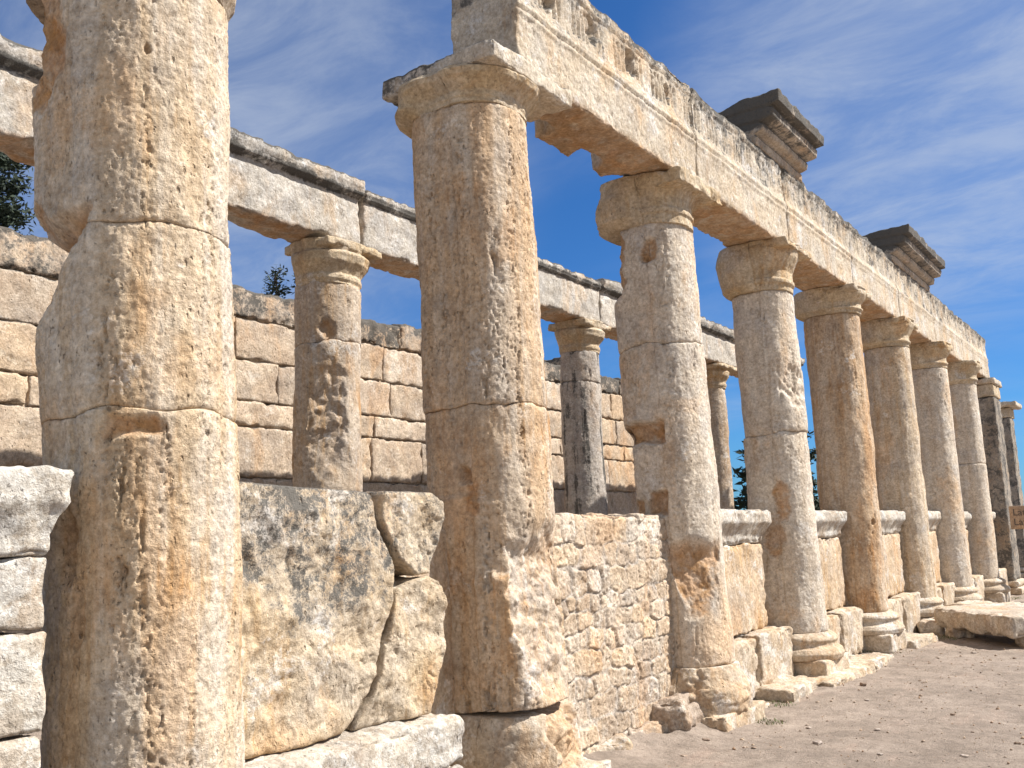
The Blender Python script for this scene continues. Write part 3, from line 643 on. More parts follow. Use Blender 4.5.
# cornice blocks: moulded, overhanging the street
def cornice(ya, yb, zb, label, sd):
    def warp(L, N, Wp):
        dl = np.zeros_like(L); z = L[:, 2] + .28
        p = np.interp(z, [0, .10, .11, .13, .14, .22, .23, .25, .26, .36, .37, .39, .40, .56], [-.30, -.29, -.32, -.32, -.22, -.20, -.25, -.25, -.09, -.07, -.12, -.12, .0, .01])
        fr = sstep(L[:, 0], .0, .45)
        dent = ((Wp[:, 1] * 7.) % 1 < .45) * sstep(z, .19, .21) * (1 - sstep(z, .24, .26)) * .05
        dl[:, 0] += fr * p
        for sgn, am in ((-1, .55), (1, .45)):
            en = sstep(sgn * L[:, 1], (yb - ya) / 2 - .35, (yb - ya) / 2); dl[:, 1] += sgn * en * p * am * .22
        dl[:, 2] += sstep(z, .4, .58) * (.022 * fbm(Wp, 2.2, 4, sd) - .02) - sstep(-L[:, 0], -.1, .45) * sstep(z, .3, .58) * .06
        return dl
    c, d = box_c(-.50, .30, ya, yb, zb, zb + .56)
    g = block_geo(c, d, .015 if sd < 50 else .020, .012, .006, 4., .018, seed=900 + sd, warp=warp)
    v = g[0]
    li = .07 * sstep(v[:, 2], zb + .14, zb + .22) + .12 * sstep(v[:, 2], zb + .30, zb + .45) + .30 * sstep(-v[:, 1], -(ya + .3), -ya) * sstep(v[:, 2], zb + .10, zb + .3) + .25 * sstep(-v[:, 0], -.05, .25) * sstep(v[:, 2], zb + .1, zb + .3) + .04
    stone_thing('cornice_block', g, M_CORN, label, 'stone block', 'cornice blocks on the front entablature', attrs={'lich': li}, base=(c[0], c[1], zb))
cornice(10.15, 11.72, 5.60, 'nearer dark cornice block overhanging the entablature above the fourth and fifth columns', 20)
cornice(16.0, 18.75, 5.60, 'farther and longer dark cornice block on the entablature, with a cracked front', 70)

# ------------------------------------------------------------------ inner colonnade
ICX = -3.20
def inner(y, label, mat, joints, seed, cap=None, **kw):
    sp = dict(res=.016, seed=seed, mat=mat, plan=dict(fx=-.24, frx=.27, bx=-.38, brx=.22, w=.335), taper=.06, pit=.009, joints=joints,
              cap=dict(z0=4.02, z1=4.455, front=[(0, .004), (.08, .004), (.10, .02), (.2, .02), (.24, .005), (.34, .03), (.5, .085), (.68, .10), (.76, .06), (.78, .07), (1, .08)], rear=RE0,
                       sx=-.5, abacus=(-.55, .08, -.36, .42, 4.36, 4.450), chip=.03, amat=M_CAP))
    if cap: sp['cap'].update(cap)
    sp.update(kw)
    r, ol, g = column(0, sp, label, 'columns of the inner colonnade', world=(ICX, y))
    attic_base(r, ol, g, sp, -.04, .35, PROF, seed=seed + 5, res=.025)
inner(7.22, 'inner column between the two nearest columns, with a snapped shaft and swelling capital', M_INNER,
      [(.34, .01, 0), (3.42, .03, .05), (4.03, .01, 0)], 811, cuts=[dict(n=(.75, -.66, .0), p=(-.13, -.235, 3.0), z=(2.0, 3.44), r=.03, soft=.5, tint=.1)],
      bites=[(-.02, -.25, 3.55, .13, .05, 1., .7)])
inner(12.05, 'inner column streaked with black, seen between the second and third columns', M_INNERD, [(.34, .01, 0), (3.60, .012, 0), (4.03, .01, 0)], 823,
      plan=dict(fx=-.22, frx=.25, bx=-.32, brx=.2, w=.31))
inner(16.75, 'thin strip of inner column showing between the third and fourth columns', M_INNER, [(.34, .01, 0), (4.03, .01, 0)], 837, res=.022,
      plan=dict(fx=-.24, frx=.20, bx=-.28, brx=.16, w=.25))
def beam(ya, yb, label, sd, capx=1., drop=0.):
    H = .72
    def warp(L, N, Wp):
        dl = np.zeros_like(L); z = L[:, 2] + H / 2; ff = sstep(L[:, 0], .1, .3)
        p = np.interp(z, [0, .02, .45, .46, .53, .545, .60, .61, H], [-.01, .0, .0, -.012, -.01, .09, .10, .125, .13])
        dl[:, 0] += ff * p * capx - ff * np.clip(fbm(Wp, 4., 4, sd), 0, 1) * .03
        dl[:, 2] -= sstep(z, H - .2, H) * np.clip(.008 + .022 * fbm(Wp, (3, 3, .01), 4, sd + 4), 0, .05)
        dl[:, 2] += (1 - sstep(z, 0, .2)) * np.clip(.05 * fbm(Wp, (3, 3, .01), 4, sd + 6), 0, .1) - drop * sstep(z, H - .25, H)
        return dl
    c, d = box_c(-3.66, -3.22, ya, yb, 4.455, 4.455 + H)
    g = block_geo(c, d, .025, .018, .010, 4., .03, seed=1000 + sd, warp=warp)
    z = g[0][:, 2]
    li = .30 * sstep(z, 4.93, 4.97) * (1 - .6 * sstep(z, 5.02, 5.06)) - .06  # dark band below the cap: lichen, with the cap's shadow painted in
    bounce = np.clip((4.50 - z) * 20, 0, 1) * .9  # beam underside coloured orange, imitating warm bounced light
    stone_thing('inner_beam', g, M_BEAM, label, 'stone beam', 'beams on the inner columns', attrs={'lich': li, 'brk': bounce})
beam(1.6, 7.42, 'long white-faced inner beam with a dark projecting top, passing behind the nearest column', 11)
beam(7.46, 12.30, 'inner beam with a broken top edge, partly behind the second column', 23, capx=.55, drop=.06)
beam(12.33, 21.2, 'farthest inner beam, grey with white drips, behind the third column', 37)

# ------------------------------------------------------------------ back wall of squared blocks
def back_wall():
    rs = np.random.RandomState(5); gs = []; li = []
    zc = [-.1, .55, 1.1, 1.70, 2.27, 2.85, 3.14, 3.62, 4.11, 4.55]
    x1 = -5.6
    zc = [1.477 + (z_ - 1.477) * 1.035 for z_ in zc]
    for r_ in range(len(zc) - 1):
        y = 3.0 + rs.uniform(-.8, 0); z0, z1 = zc[r_], zc[r_ + 1]; hh = z1 - z0
        while y < 20.3:
            ln = rs.uniform(.6, 1.7) if hh < .45 else rs.uniform(.75, 1.7)
            if r_ == len(zc) - 2: ln = rs.uniform(.7, 1.3)
            yb = y + ln; top = z1
            if r_ == len(zc) - 2: top = z1 + rs.uniform(-.14, .08); 
            dx = rs.uniform(-.010, .010)
            if z1 > 1.8:
                gp = rs.uniform(.001, .007)
                c, d = box_c(x1 - .55, x1 + dx, y + gp, yb - gp, z0 + rs.uniform(.001, .006), top - rs.uniform(.001, .005))
                last = r_ == len(zc) - 2
                g = block_geo(c, d, .03, .025 if last else .007, .022 if last else .015, 3.6, .045 if last else .028, seed=int(rs.randint(1000)), rotx=rs.uniform(-.03, .03) if last else 0, pit=.012)
                gs.append(g); li.append(np.full(len(g[0]), (.26 if last else (.03 if r_ == len(zc) - 3 else -.04)) + rs.uniform(-.06, .06)))
            y = yb
    # core behind the facing
    c, d = box_c(x1 - .62, x1 - .06, 2.6, 20.2, -.1, 4.48); gs.append(block_geo(c, d, .25, .02, .01)); li.append(np.zeros(len(gs[-1][0])))
    c, d = box_c(x1 - .54, x1 + .0, 2.6, 20.2, -.1, 1.69); gs.append(block_geo(c, d, .12, .02, .01)); li.append(np.zeros(len(gs[-1][0])))
    stone_thing('back_wall', gs, M_WALL, 'tall back wall of squared pinkish stone blocks behind the inner columns', 'wall', attrs={'lich': np.concatenate(li)}, base=(-5.85, 11, -.1))
back_wall()

# ------------------------------------------------------------------ parapets between the front columns
def cap_warp(H, cut=.07, sd=0, ends=True):
    """cavetto under the projecting top of a parapet"""
    def w(L, N, Wp):
        dl = np.zeros_like(L); z = (L[:, 2] + H / 2) / H
        p = np.interp(z, [0, .25, .5, .62, 1], [-cut, -cut * .95, -cut * .35, 0, 0]) + .012 * fbm(Wp, 5., 3, sd)
        hx = np.abs(L[:, 0]).max(); hy = np.abs(L[:, 1]).max()
        dl[:, 0] += sstep(L[:, 0], hx * .2, hx) * p
        if ends: dl[:, 1] += sstep(L[:, 1], hy - .2, hy) * p - sstep(-L[:, 1], hy - .2, hy) * p
        return dl
    return w
# leftmost parapet end
p0 = empty('parapet', (-.35, 1.6, -.1), 'whitish parapet end with a projecting cap cut by the left edge of the photo', 'parapet', 'parapets between the front columns')
def part(name, b, mat, parent, res=.014, rad=.03, amp=.012, chip=.035, seed=0, warp=None, pit=.006, nsc=4., rotz=0., attrs=None, rotx=0.):
    c, d = box_c(*b); g = block_geo(c, d, res, rad, amp, nsc, chip, seed=seed, warp=warp, pit=pit, rotz=rotz, rotx=rotx)
    return mesh_obj(name, g[0], g[1], mat, parent, attrs)
part('cap', (-.62, -.10, .6, 2.64, 1.47, 1.80), M_PARA, p0, seed=1101, warp=cap_warp(.33, .055, 1), rad=.03, amp=.014, chip=.025)
part('block', (-.60, -.17, .62, 2.57, 1.205, 1.475), M_PARA, p0, seed=1103, rad=.014, chip=.016, amp=.014)
part('block', (-.60, -.165, .62, 2.58, .83, 1.20), M_PARA, p0, seed=1107, rad=.014, chip=.016, amp=.014)
part('block', (-.60, -.17, .62, 2.57, .30, .825), M_PARA, p0, seed=1109, rad=.014, chip=.016, amp=.014)
part('block', (-.60, -.16, .62, 2.57, -.12, .295), M_PARA, p0, seed=1111, rad=.014, chip=.016, amp=.014)

# cracked boulder-like slabs between columns 1 and 2, on a pale ledge
def poly_slab(name, pts, x0, x1, res, mat, label, seed, bulge=.03, group=None, round_=.05, lich=None, cat='stone slab'):
    """upright slab: outline pts (y, z) with real thickness between x0 and x1, rounded and rough"""
    pts = np.array(pts, float); cen = (pts.min(0) + pts.max(0)) / 2; half = (pts.max(0) - pts.min(0)) / 2
    (V, Q) = block_geo(((x0 + x1) / 2, cen[0], cen[1]), (x1 - x0, 2 * half[0], 2 * half[1]), res, round_, 0., 3., 0.)
    th = np.linspace(-math.pi, math.pi, 721); dd = np.stack([np.cos(th), np.sin(th)], 1) * half; rho = np.zeros(len(th))
    for p_, q_ in zip(pts, np.roll(pts, -1, 0)):                     # where each ray from the middle leaves the outline
        e_ = q_ - p_; w_ = p_ - cen; den = dd[:, 0] * e_[1] - dd[:, 1] * e_[0]; den = np.where(np.abs(den) < 1e-9, 1e-9, den)
        t_ = (w_[0] * e_[1] - w_[1] * e_[0]) / den; u_ = (w_[0] * dd[:, 1] - w_[1] * dd[:, 0]) / den
        rho = np.where((u_ >= -1e-6) & (u_ <= 1 + 1e-6) & (t_ > 0), np.maximum(rho, t_), rho)
    rho = np.convolve(np.concatenate([rho[-9:-1], rho, rho[1:9]]), np.ones(9) / 9, 'same')[8:-8]
    uv = (V[:, 1:] - cen) / half; rm = np.abs(uv).max(1); r2_ = np.linalg.norm(uv, axis=1); ang = np.arctan2(uv[:, 1], uv[:, 0])
    k_ = np.interp(ang, th, rho) * rm / np.maximum(r2_, 1e-6)
    V[:, 1:] = cen + uv * k_[:, None] * half
    fr = sstep(V[:, 0], x1 - .12, x1 - .01)
    d = bulge * fbm(V, 2.4, 4, seed) + .013 * ridged(V, 4.2, 5, seed + 2) - .010 * sstep(fbm(V, (24, 24, 16), 4, seed + 4, .65), .30, .75) + .004 * fbm(V, 40., 2, seed + 6)
    V[:, 0] += fr * d
    e = (1 - fr) * .018 * fbm(V, 5., 4, seed + 8); rad = V[:, 1:] - cen; V[:, 1:] += rad / np.maximum(np.linalg.norm(rad, axis=1, keepdims=True), .05) * e[:, None]
    at = {'lich': lich(V)} if lich else None
    return stone_thing(name, (V, Q), mat, label, cat, group, attrs=at)
def lich_b(V): return .27 * sstep(V[:, 2] + .25 * fbm(V, 2.4, 4, 4), .95, 1.35) + .07 * fbm(V, 9., 3, 31) - .02
BX = -.22
poly_slab('cracked_slab', [(2.95, .54), (4.16, .54), (4.30, .66), (4.38, .82), (4.43, .98), (4.51, 1.13), (4.53, 1.36), (4.48, 1.49), (4.41, 1.57), (4.38, 1.75), (3.9, 1.765), (3.0, 1.80), (2.95, 1.2)], BX - .42, BX, .012, M_BOUL,
          'large rough grey and ochre slab left of the crack, between the two nearest columns', 1203, .035, 'cracked slabs between the two nearest columns', lich=lich_b, round_=.022)
poly_slab('cracked_slab', [(4.415, 1.60), (4.51, 1.49), (4.58, 1.39), (4.72, 1.29), (4.83, 1.30), (4.90, 1.42), (4.95, 1.60), (4.93, 1.70), (4.84, 1.755), (4.42, 1.755)], BX - .40, BX + .005, .011, M_BOUL,
          'smaller upper slab right of the crack, wedge shaped, beside the second column', 1211, .03, 'cracked slabs between the two nearest columns', lich=lambda V: 0 * V[:, 0] + .20, round_=.02)
poly_slab('cracked_slab', [(4.21, .54), (4.77, .54), (4.85, .70), (4.94, .88), (4.95, 1.12), (4.89, 1.25), (4.80, 1.285), (4.70, 1.27), (4.57, 1.22), (4.53, 1.11), (4.455, .96), (4.40, .81), (4.32, .64)], BX - .40, BX + .01, .011, M_BOUL,
          'smaller lower ochre slab right of the crack, standing on the pale ledge', 1223, .035, 'cracked slabs between the two nearest columns', lich=lambda V: 0 * V[:, 0] + .05, round_=.02)
led = empty('ledge', (-.3, 4.2, -.1), 'pale rough stone ledge under the cracked slabs, between the two nearest columns', 'stone ledge')
part('block', (-.70, -.05, 3.30, 4.93, .27, .535), M_PARA, led, res=.014, rad=.05, amp=.02, chip=.04, seed=1301)
part('block', (-.70, -.07, 3.30, 4.70, -.12, .263), M_PARA, led, res=.016, rad=.05, amp=.02, chip=.05, seed=1303)
part('block', (-.70, -.08, 4.72, 4.97, -.12, .258), M_PARA, led, res=.014, rad=.06, amp=.02, chip=.05, seed=1307)
stone_thing('upright_stone', block_geo(*box_c(-.50, -.13, 3.18, 3.37, .53, 1.72), .014, .05, .015, 3., .03, seed=1309), M_PARA, 'pale narrow upright stone just right of the nearest column', 'stone')
stone_thing('filler_slab', block_geo(*box_c(-.70, -.44, 3.6, 5.44, -.1, 1.55), .03, .03, .01, 3., .03, seed=1311), M_PARA2, 'plain buff slab seen in the crack behind the cracked slabs', 'stone slab')

# rubble masonry between columns 2 and 3
def rubble():
    rs = np.random.RandomState(12); x1 = -.30; root = empty('rubble_wall', (-.5, 7.1, -.1), 'low wall of small irregular mortared stones between the second and third columns', 'wall')
    y0, y1, z0, z1 = 5.95, 8.15, -.12, 1.615
    seeds = []; z = z0
    while z < z1 + .1:                                               # rough courses, every stone its own size
        h = rs.uniform(.11, .20); y = y0 - .3 + rs.uniform(-.2, 0)
        while y < y1 + .2:
            w = h * rs.uniform(.7, 2.3); seeds.append((y + w / 2, z + h / 2 + rs.uniform(-.035, .035), w / 2, h / 2 * rs.uniform(.75, 1.15))); y += w
        z += h
    sd_ = np.array(seeds)
    V, Q = block_geo(*box_c(x1 - .30, x1, y0, y1, z0, z1), .0085, .02, .0, 4., 0.)
    wy = V[:, 1] + .022 * fbm(V, 7., 3, 3); wz = V[:, 2] + .018 * fbm(V, 7., 3, 8)
    f1 = np.full(len(V), 9.); f2 = f1.copy(); who = np.zeros(len(V), int)
    for n_, (sy, sz, a, b) in enumerate(sd_):
        u, v = np.abs(wy - sy) / a, np.abs(wz - sz) / b; d = (u ** 3.2 + v ** 3.2) ** (1 / 3.2) * min(a, b) - min(a, b)
        m1 = d < f1; f2 = np.where(m1, f1, np.minimum(f2, d)); who = np.where(m1, n_, who); f1 = np.where(m1, d, f1)
    gap = f2 - f1
    on = sstep(gap + .007 * fbm(V, 26., 2, 14), .006, .022) * sstep(-f1, -.03, -.012)
    hgt = rs.uniform(.0, .016, len(sd_)) ; til = rs.uniform(-.09, .09, (len(sd_), 2)); tone = rs.rand(len(sd_))
    rel = hgt[who] + til[who, 0] * (wy - sd_[who, 0]) + til[who, 1] * (wz - sd_[who, 1]) + .007 * fbm(V, 9., 4, 5, .6) + .004 * ridged(V, 14., 3, 6) - .012 * sstep(fbm(V, (30, 30, 24), 3, 9), .35, .7)
    mor = .000 + .010 * fbm(V, 15., 4, 11, .65)
    front = sstep(V[:, 0], x1 - .03, x1 - .004); top = sstep(V[:, 2], z1 - .02, z1)
    V[:, 0] += front * (on * np.maximum(rel, -.01) + (1 - on) * mor)
    V[:, 2] += top * (.02 * fbm(V, 5., 3, 17) + hgt[who] * 1.5 - .03 * (1 - on))
    mesh_obj('masonry', V, Q, M_RUB, root, {'tone': tone[who], 'mort': (1 - on) * .9})
rubble()

# capped parapets further on
plab = {3: 'capped parapet slab with a blotched white top, between the third and fourth columns',
        4: 'capped buff parapet slab between the fourth and fifth columns',
        5: 'whitish parapet slab with a rounded worn cap, between the fifth and sixth columns',
        6: 'narrow yellowish sliver of parapet between the sixth and seventh columns',
        7: 'sliver of parapet with a carved whitish cap, between the seventh and eighth columns',
        8: 'small sliver of parapet cap in front of the dark square pillar'}
for k in range(3, 9):
    sh = (0, 0, 0, 0, .0, .10, .10, .14, .16)[k]; a = yc(k) + .33; b_ = yc(k + 1) - (.62, .45, .40, .40, .40, .4)[k - 3]
    xf = -.26 + sh; r_ = empty('parapet', (xf - .2, (a + b_) / 2, -.1), plab[k], 'parapet', 'parapets between the front columns')
    rs_ = .014 + .004 * (k - 3)
    part('cap', (xf - .42, xf + .02, a, b_ + .10, 1.34, 1.68), M_PARA, r_, res=rs_, seed=1500 + k, warp=cap_warp(.34, .09, k), rad=.04, chip=.04)
    part('slab', (xf - .36, xf - .075, a, b_, .47, 1.345), M_PARA2, r_, res=rs_, seed=1520 + k, rad=.02)
    mid = a + (b_ - a) * .55
    part('base_block', (xf - .40, xf + .08, a + .02, mid, -.1, .47 - .02), M_BASE, r_, res=rs_, seed=1540 + k, rad=.03, chip=.05)
    part('base_block', (xf - .40, xf + .10, mid + .012, b_ + .22, -.1, .475), M_BASE, r_, res=rs_, seed=1560 + k, rad=.03, chip=.05)

# ------------------------------------------------------------------ foundation slabs and loose stones along the path
def rock(name, loc, dims, label, rotz=0., seed=0, mat=None, res=.02, rad=None, amp=.03, cat='stone', group=None, tilt=0., chip=.05, roty=0.):
    g = block_geo(loc, dims, res, rad if rad else min(dims) * .35, amp, 3.5, chip, rotz=rotz, seed=seed, pit=.004, rotx=tilt, roty=roty)
    return stone_thing(name, g, mat or M_ROCK, label, cat, group)
G1 = 'foundation slabs along the path'
rock('foundation_slab', (-.05, 9.85, -.09), (.46, .72, .20), 'flat pale slab at the path edge below the third parapet, nearer the third column', .05, 21, M_BASE, cat='stone slab', group=G1, rad=.03)
rock('foundation_slab', (.08, 11.0, -.12), (.50, 1.45, .20), 'long flat slab under the base of the fourth column', .0, 22, M_BASE, cat='stone slab', group=G1, rad=.03)
rock('foundation_slab', (.06, 12.35, -.13), (.46, 1.1, .17), 'flat slab at the path edge between the fourth and fifth columns', .04, 23, M_BASE, cat='stone slab', group=G1, rad=.03)
rock('foundation_slab', (.06, 14.35, -.12), (.55, .9, .26), 'rough pale slab at the path edge between the fifth and sixth columns', -.1, 24, M_BASE, cat='stone slab', group=G1, rad=.05)
rock('foundation_slab', (-.10, 8.75, -.13), (.42, .9, .14), 'low broken slab beside the third column base, left of the flat pale one', .1, 26, M_BASE, cat='stone slab', group=G1, rad=.03)
rock('rock', (-.30, 6.85, -.06), (.20, .42, .16), 'flat pinkish rock at the bottom edge, nearest the second column', -.5, 31, M_BASE, tilt=.1, res=.012)
rock('rock', (-.32, 7.42, -.03), (.24, .50, .15), 'flat tan rock at the foot of the rubble wall', -.25, 32, M_ROCK, res=.012)
rock('rock', (-.24, 7.98, .04), (.38, .80, .30), 'rough brown lump of packed earth and stone before the third column', .1, 33, M_MORT, amp=.05, res=.014)
rock('rock', (-.06, 8.30, -.0), (.10, .20, .20), 'upright white split stone before the base of the third column', .5, 34, M_PARA, tilt=-.35, res=.01, rad=.03)
rock('rock', (.12, 15.5, -.02), (.34, .44, .26), 'squat stone leaning on the base of the sixth column', .3, 35, M_ROCK)
rock('rock', (-.62, 6.45, -.0), (.30, .42, .24), 'rounded stone tucked between the second column and the rubble wall', .2, 36, M_BASE, res=.014)
# the big fallen block, propped on smaller stones
rock('fallen_block', (1.12, 15.1, .17), (1.7, .95, .28), 'big flat fallen block with a shaded front, propped up at the right edge', -.80, 41, M_ROCK, rad=.03, amp=.014, chip=.05, cat='stone block', res=.025, tilt=.04)
rock('propping_stone', (.55, 15.25, -.03), (.34, .30, .22), 'small stone propping the left end of the fallen block', .4, 42, M_ROCK, group='stones under the fallen block')
rock('propping_stone', (1.50, 14.55, -.04), (.30, .26, .18), 'small stone propping the right end of the fallen block', .1, 43, M_ROCK, group='stones under the fallen block')
rock('fallen_block', (.75, 17.6, .04), (1.5, .8, .30), 'second flat block lying behind the propped fallen block', -.35, 44, M_ROCK, rad=.05, cat='stone block', res=.03)

# pebbles and bits on the path
rs = np.random.RandomState(3)
protos = []
for n_ in range(5):
    V, Q = block_geo((0, 0, 0), (.05 + .03 * rs.rand(), .045 + .03 * rs.rand(), .03 + .015 * rs.rand()), .008, .014, .006, 20., .01, seed=60 + n_)
    V[:, 2] -= V[:, 2].min(); protos.append((V, Q))
spots = [(1.15, 8.6), (1.55, 9.4), (.62, 8.55), (.9, 11.2), (1.3, 12.4), (1.9, 11.8), (.5, 10.6), (.75, 9.8), (1.8, 8.8), (2.1, 9.9), (1.0, 13.6), (1.5, 13.2), (.45, 9.25), (.35, 8.7), (.9, 7.9), (1.4, 7.7), (.15, 7.6), (.4, 8.1), (1.7, 10.7), (2.4, 11.0), (1.2, 10.2), (.7, 12.6), (1.9, 7.9), (2.15, 8.5), (.2, 7.1)]
pm = [stone('pebble_pale', (.48, .41, .35), (.40, .33, .28), (.42, .31, .22), lich=-.3), stone('pebble_brown', (.32, .24, .18), (.26, .19, .14), (.3, .2, .13), lich=-.3)]
pme = []
for n_, (V, Q) in enumerate(protos):
    o_ = mesh_obj('pebble', V, Q, pm[n_ % 2]); pme.append(o_)
used = [False] * 5
def gz(x, y):
    P = np.array([[x, y, 0.]]); return float((-.10 + .03 * fbm(P, .5, 3, 2) + .010 * fbm(P, 3., 4, 5))[0])
for n_, (x, y) in enumerate(spots):
    a = n_ % 5
    if used[a]: o_ = pme[a].copy(); COL.objects.link(o_)
    else: o_ = pme[a]; used[a] = True
    s = rs.uniform(.35, 1.0); o_.location = (x, y, gz(x, y) - .006); o_.rotation_euler = (0, 0, rs.uniform(0, 6.28)); o_.scale = (s, s * rs.uniform(.7, 1.5), s * .8)
    tag(o_, 'small loose pebble lying on the open earth path', 'pebble', 'pebbles on the path')

# grit strewn over the earth, far too much to count
def grit():
    rs = np.random.RandomState(21); n = 3000
    x = -.3 + 3.6 * rs.rand(n) ** 1.3; y = 5.5 + 12 * rs.rand(n); s_ = .004 + .012 * rs.rand(n) ** 4
    P = np.stack([x, y, 0 * x], 1); z = -.10 + .03 * fbm(P, .5, 3, 2) + .010 * fbm(P, 3., 4, 5) + .007 * fbm(P, 16., 4, 9, .6)
    oc = np.array([(1, 0, 0), (0, 1, 0), (-1, 0, 0), (0, -1, 0), (0, 0, .8), (0, 0, -.5)], float)
    F_ = np.array([(0, 1, 4), (1, 2, 4), (2, 3, 4), (3, 0, 4), (1, 0, 5), (2, 1, 5), (3, 2, 5), (0, 3, 5)])
    an = rs.uniform(0, 6.28, n); k = rs.uniform(.6, 1.6, (n, 1, 3)); v = oc[None] * k * s_[:, None, None] * rs.uniform(.75, 1.25, (n, 6, 1))
    c_, s2 = np.cos(an)[:, None], np.sin(an)[:, None]
    v = np.stack([v[..., 0] * c_ - v[..., 1] * s2 + x[:, None], v[..., 0] * s2 + v[..., 1] * c_ + y[:, None], v[..., 2] + z[:, None] + s_[:, None] * .2], -1)
    f = (F_[None] + (np.arange(n) * 6)[:, None, None]).reshape(-1, 3)
    mt = stone('grit_stone', (.46, .38, .31), (.34, .27, .22), (.36, .24, .17), lich=-.3, island=.9, pits=0., bump=.3)
    tag(mesh_obj('grit', v.reshape(-1, 3), f, mt, smooth=False), 'fine grit strewn over the earth path', 'grit', kind='stuff')
grit()

# weeds in the joints
def weeds():
    rs = np.random.RandomState(9); V = []; Q = []
    for (cx, cy, r, n) in [(-.42, 6.6, .16, 260), (-.15, 8.55, .14, 160), (.05, 9.35, .2, 150), (.0, 13.3, .3, 160), (.35, 15.0, .25, 300), (-.3, 22.6, .7, 700), (.5, 19.5, .6, 400), (-.45, 9.4, .15, 120), (.28, 8.6, .12, 90)]:
        for _ in range(n):
            a = rs.uniform(0, 6.28); q = r * math.sqrt(rs.rand()); x, y = cx + q * math.cos(a), cy + q * math.sin(a); z = gz(x, y) - .01
            h = rs.uniform(.015, .04); w = rs.uniform(.003, .006); b = rs.uniform(0, 6.28); dx, dy = math.cos(b), math.sin(b); l = rs.uniform(0, .04); n0 = len(V)
            V += [(x - dy * w, y + dx * w, z), (x + dy * w, y - dx * w, z), (x + dx * l + dy * w * .4, y + dy * l - dx * w * .4, z + h), (x + dx * l - dy * w * .4, y + dy * l + dx * w * .4, z + h)]
            Q.append((n0, n0 + 1, n0 + 2, n0 + 3))
    mt = bpy.data.materials.new('weed_green'); mt.use_nodes = True; b = mt.node_tree.nodes['Principled BSDF']; t = NT(mt.node_tree)
    ge = t.new('ShaderNodeNewGeometry'); t.put(b.inputs['Base Color'], t.mix(ge.outputs['Random Per Island'], (.07, .11, .03), (.17, .16, .06))); b.inputs['Roughness'].default_value = .8
    tag(mesh_obj('weeds', np.array(V), np.array(Q), mt), 'thin green weeds growing in the joints at the foot of the stones', 'weeds', kind='stuff')
weeds()

# ------------------------------------------------------------------ sign by the far pillar
def sign():
    x0, x1, y, z0, z1 = .41, 1.45, 22.0, 1.30, 1.76
    r = empty('sign', (.95, y, -.1), 'weathered brown sign board lettered in two lines, at the right edge before the far pillar', 'sign')
    wood = stone('sign_board', (.40, .29, .20), (.34, .24, .165), (.36, .24, .15), lich=-.3, pits=0., bump=.4)
    g = block_geo(*box_c(x0, x1, y, y + .03, z0, z1), .03, .006, .001, 3., .002); mesh_obj('board', g[0], g[1], wood, r)
    for xx in (.88, 1.02):
        g = block_geo(*box_c(xx, xx + .05, y + .034, y + .084, -.15, 1.72), .05, .006, .001, 3., .002); mesh_obj('post', g[0], g[1], wood, r)
    ink = bpy.data.materials.new('sign_ink'); ink.use_nodes = True; ink.node_tree.nodes['Principled BSDF'].inputs['Base Color'].default_value = (.07, .05, .04, 1)
    for txt, zz in (('Latrina', 1.57), ('Latrine', 1.38)):
        cu = bpy.data.curves.new('lettering', 'FONT'); cu.body = txt; cu.size = .19; cu.extrude = .002
        tmp = bpy.data.objects.new('lettering', cu); COL.objects.link(tmp); bpy.context.view_layer.update()
        me = bpy.data.meshes.new_from_object(tmp.evaluated_get(bpy.context.evaluated_depsgraph_get())); bpy.data.objects.remove(tmp)
        o_ = bpy.data.objects.new('lettering', me); COL.objects.link(o_); me.materials.append(ink); o_.parent = r
        o_.location = (x0 + .06 - .95, -.004, zz + .1); o_.rotation_euler = (math.pi / 2, 0, 0)
sign()

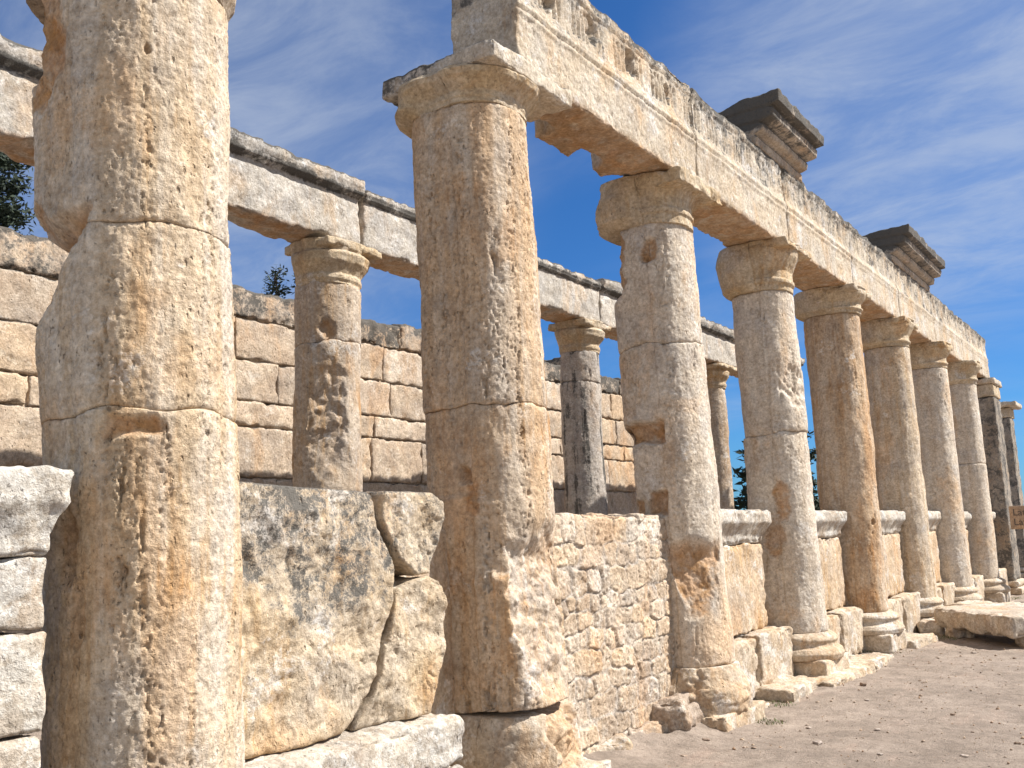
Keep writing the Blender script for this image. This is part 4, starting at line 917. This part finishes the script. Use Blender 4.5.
# ------------------------------------------------------------------ trees beyond the walls
def leafmat(name, a, b_):
    mt = bpy.data.materials.new(name); mt.use_nodes = True; b = mt.node_tree.nodes['Principled BSDF']; t = NT(mt.node_tree)
    ge = t.new('ShaderNodeNewGeometry'); t.put(b.inputs['Base Color'], t.mix(ge.outputs['Random Per Island'], a, b_)); b.inputs['Roughness'].default_value = .75
    return mt
M_CON = leafmat('conifer_needles', (.010, .020, .010), (.030, .046, .020)); M_LEAF = leafmat('dusty_leaves', (.05, .075, .05), (.11, .14, .10))
M_BARK = stone('bark', (.16, .12, .09), (.11, .085, .065), (.13, .09, .06), lich=-.3)
def tree(name, x, y, h, rad, label, conifer=True, n=5000, seed=0, leaf=.10):
    rs = np.random.RandomState(seed); r = empty(name, (x, y, -.1), label, 'tree', 'trees beyond the ruin')
    # trunk and limbs
    V, Q = [], []
    def tube(p, q, r0, r1, seg=4):
        p = np.array(p, float); q = np.array(q, float); ax = (q - p) / np.linalg.norm(q - p); s_ = np.cross(ax, [.3, .5, .8]); s_ /= np.linalg.norm(s_); t_ = np.cross(ax, s_)
        for k in range(seg):
            for e in range(2):
                pass
        n0 = len(V)
        for k in range(seg + 1):
            f = k / seg; c = p + (q - p) * f; rr = r0 + (r1 - r0) * f
            for a in range(7): V.append(c + rr * (math.cos(a * .8976) * s_ + math.sin(a * .8976) * t_))
        for k in range(seg):
            for a in range(7):
                b = (a + 1) % 7; Q.append((n0 + k * 7 + a, n0 + k * 7 + b, n0 + k * 7 + 7 + b, n0 + k * 7 + 7 + a))
    tube((x, y, -.15), (x + .05, y, h * .97), .03 * h * .5, .015, 8)
    C = []; 
    nb = 46 if conifer else 26
    for i in range(nb):
        f = (i + .5) / nb
        if conifer:
            z = h * (.10 + .88 * f); L = rad * (1 - f) ** .75 * rs.uniform(.65, 1.1) + .1; a = i * 2.4 + rs.uniform(-.4, .4); dz = -.12 * L + .25 * f
        else:
            z = h * rs.uniform(.3, .85); L = rad * rs.uniform(.5, 1.) * math.sin(math.pi * min(1, z / h * .9)) + .2; a = rs.uniform(0, 6.28); dz = L * rs.uniform(.1, .7)
        p = np.array([x, y, z]); q = p + np.array([L * math.cos(a), L * math.sin(a), dz]); tube(p, q, .012 * h * .25 + .008, .006, 2); C.append((p, q, L))
    V = np.array(V); mesh_obj('trunk', V, np.array(Q), M_BARK, r)
    LV = []; per = n // len(C); w = np.array([c[2] for c in C]); w = w / w.sum()
    for (p, q, L), ww in zip(C, w):
        m_ = int(n * ww) + 8; f = rs.uniform(.15, 1.05, m_) ** .8; c = p + (q - p) * f[:, None] + rs.normal(size=(m_, 3)) * (.10 + .16 * L * (1 - f * .6))[:, None] * (np.array([1, 1, .55]) if conifer else 1.)
        u = rs.normal(size=(m_, 3)); u[:, 2] *= .6; u /= np.linalg.norm(u, axis=1)[:, None]; v = np.cross(u, rs.normal(size=(m_, 3))); v /= np.linalg.norm(v, axis=1)[:, None]
        s_ = leaf * rs.uniform(.6, 1.3, m_)[:, None]; k = .28 if conifer else .55
        LV.append(np.stack([c - u * s_, c + v * s_ * k, c + u * s_, c - v * s_ * k], 1))
    LV = np.concatenate(LV).reshape(-1, 3); LQ = np.arange(len(LV)).reshape(-1, 4)
    mesh_obj('crown', LV, LQ, M_CON if conifer else M_LEAF, r, smooth=False)
tree('pine_tree', -12.9, 8.3, 9.4, 1.7, 'dark conifer glimpsed under the inner beam at the left edge', n=40000, seed=1, leaf=.07)
tree('pine_tree', -14.8, 17.55, 9.15, 1.3, 'dark conifer tip showing above the back wall, beside the snapped inner column', n=16000, seed=2, leaf=.09)
tree('pine_tree', -15.6, 17.0, 8.75, .8, 'thin conifer tip just right of the nearest column, above the back wall', n=9000, seed=4, leaf=.08)
tree('pine_tree', -10.7, 19.1, 7.6, 1.1, 'dark conifer right of the snapped inner column capital, under the inner beam', n=14000, seed=5, leaf=.09)
tree('pine_tree', -6.5, 28.6, 5.4, 1.8, 'dark evergreen in the slit between the inner column strip and the fourth column', n=8000, seed=6, leaf=.16)
tree('olive_tree', .9, 46.0, 6.9, 2.8, 'dusty grey-green tree behind the far grey pillar at the right edge', conifer=False, n=7000, seed=7, leaf=.14)
for o in bpy.data.objects:
    if '_o' in o: del o['_o']
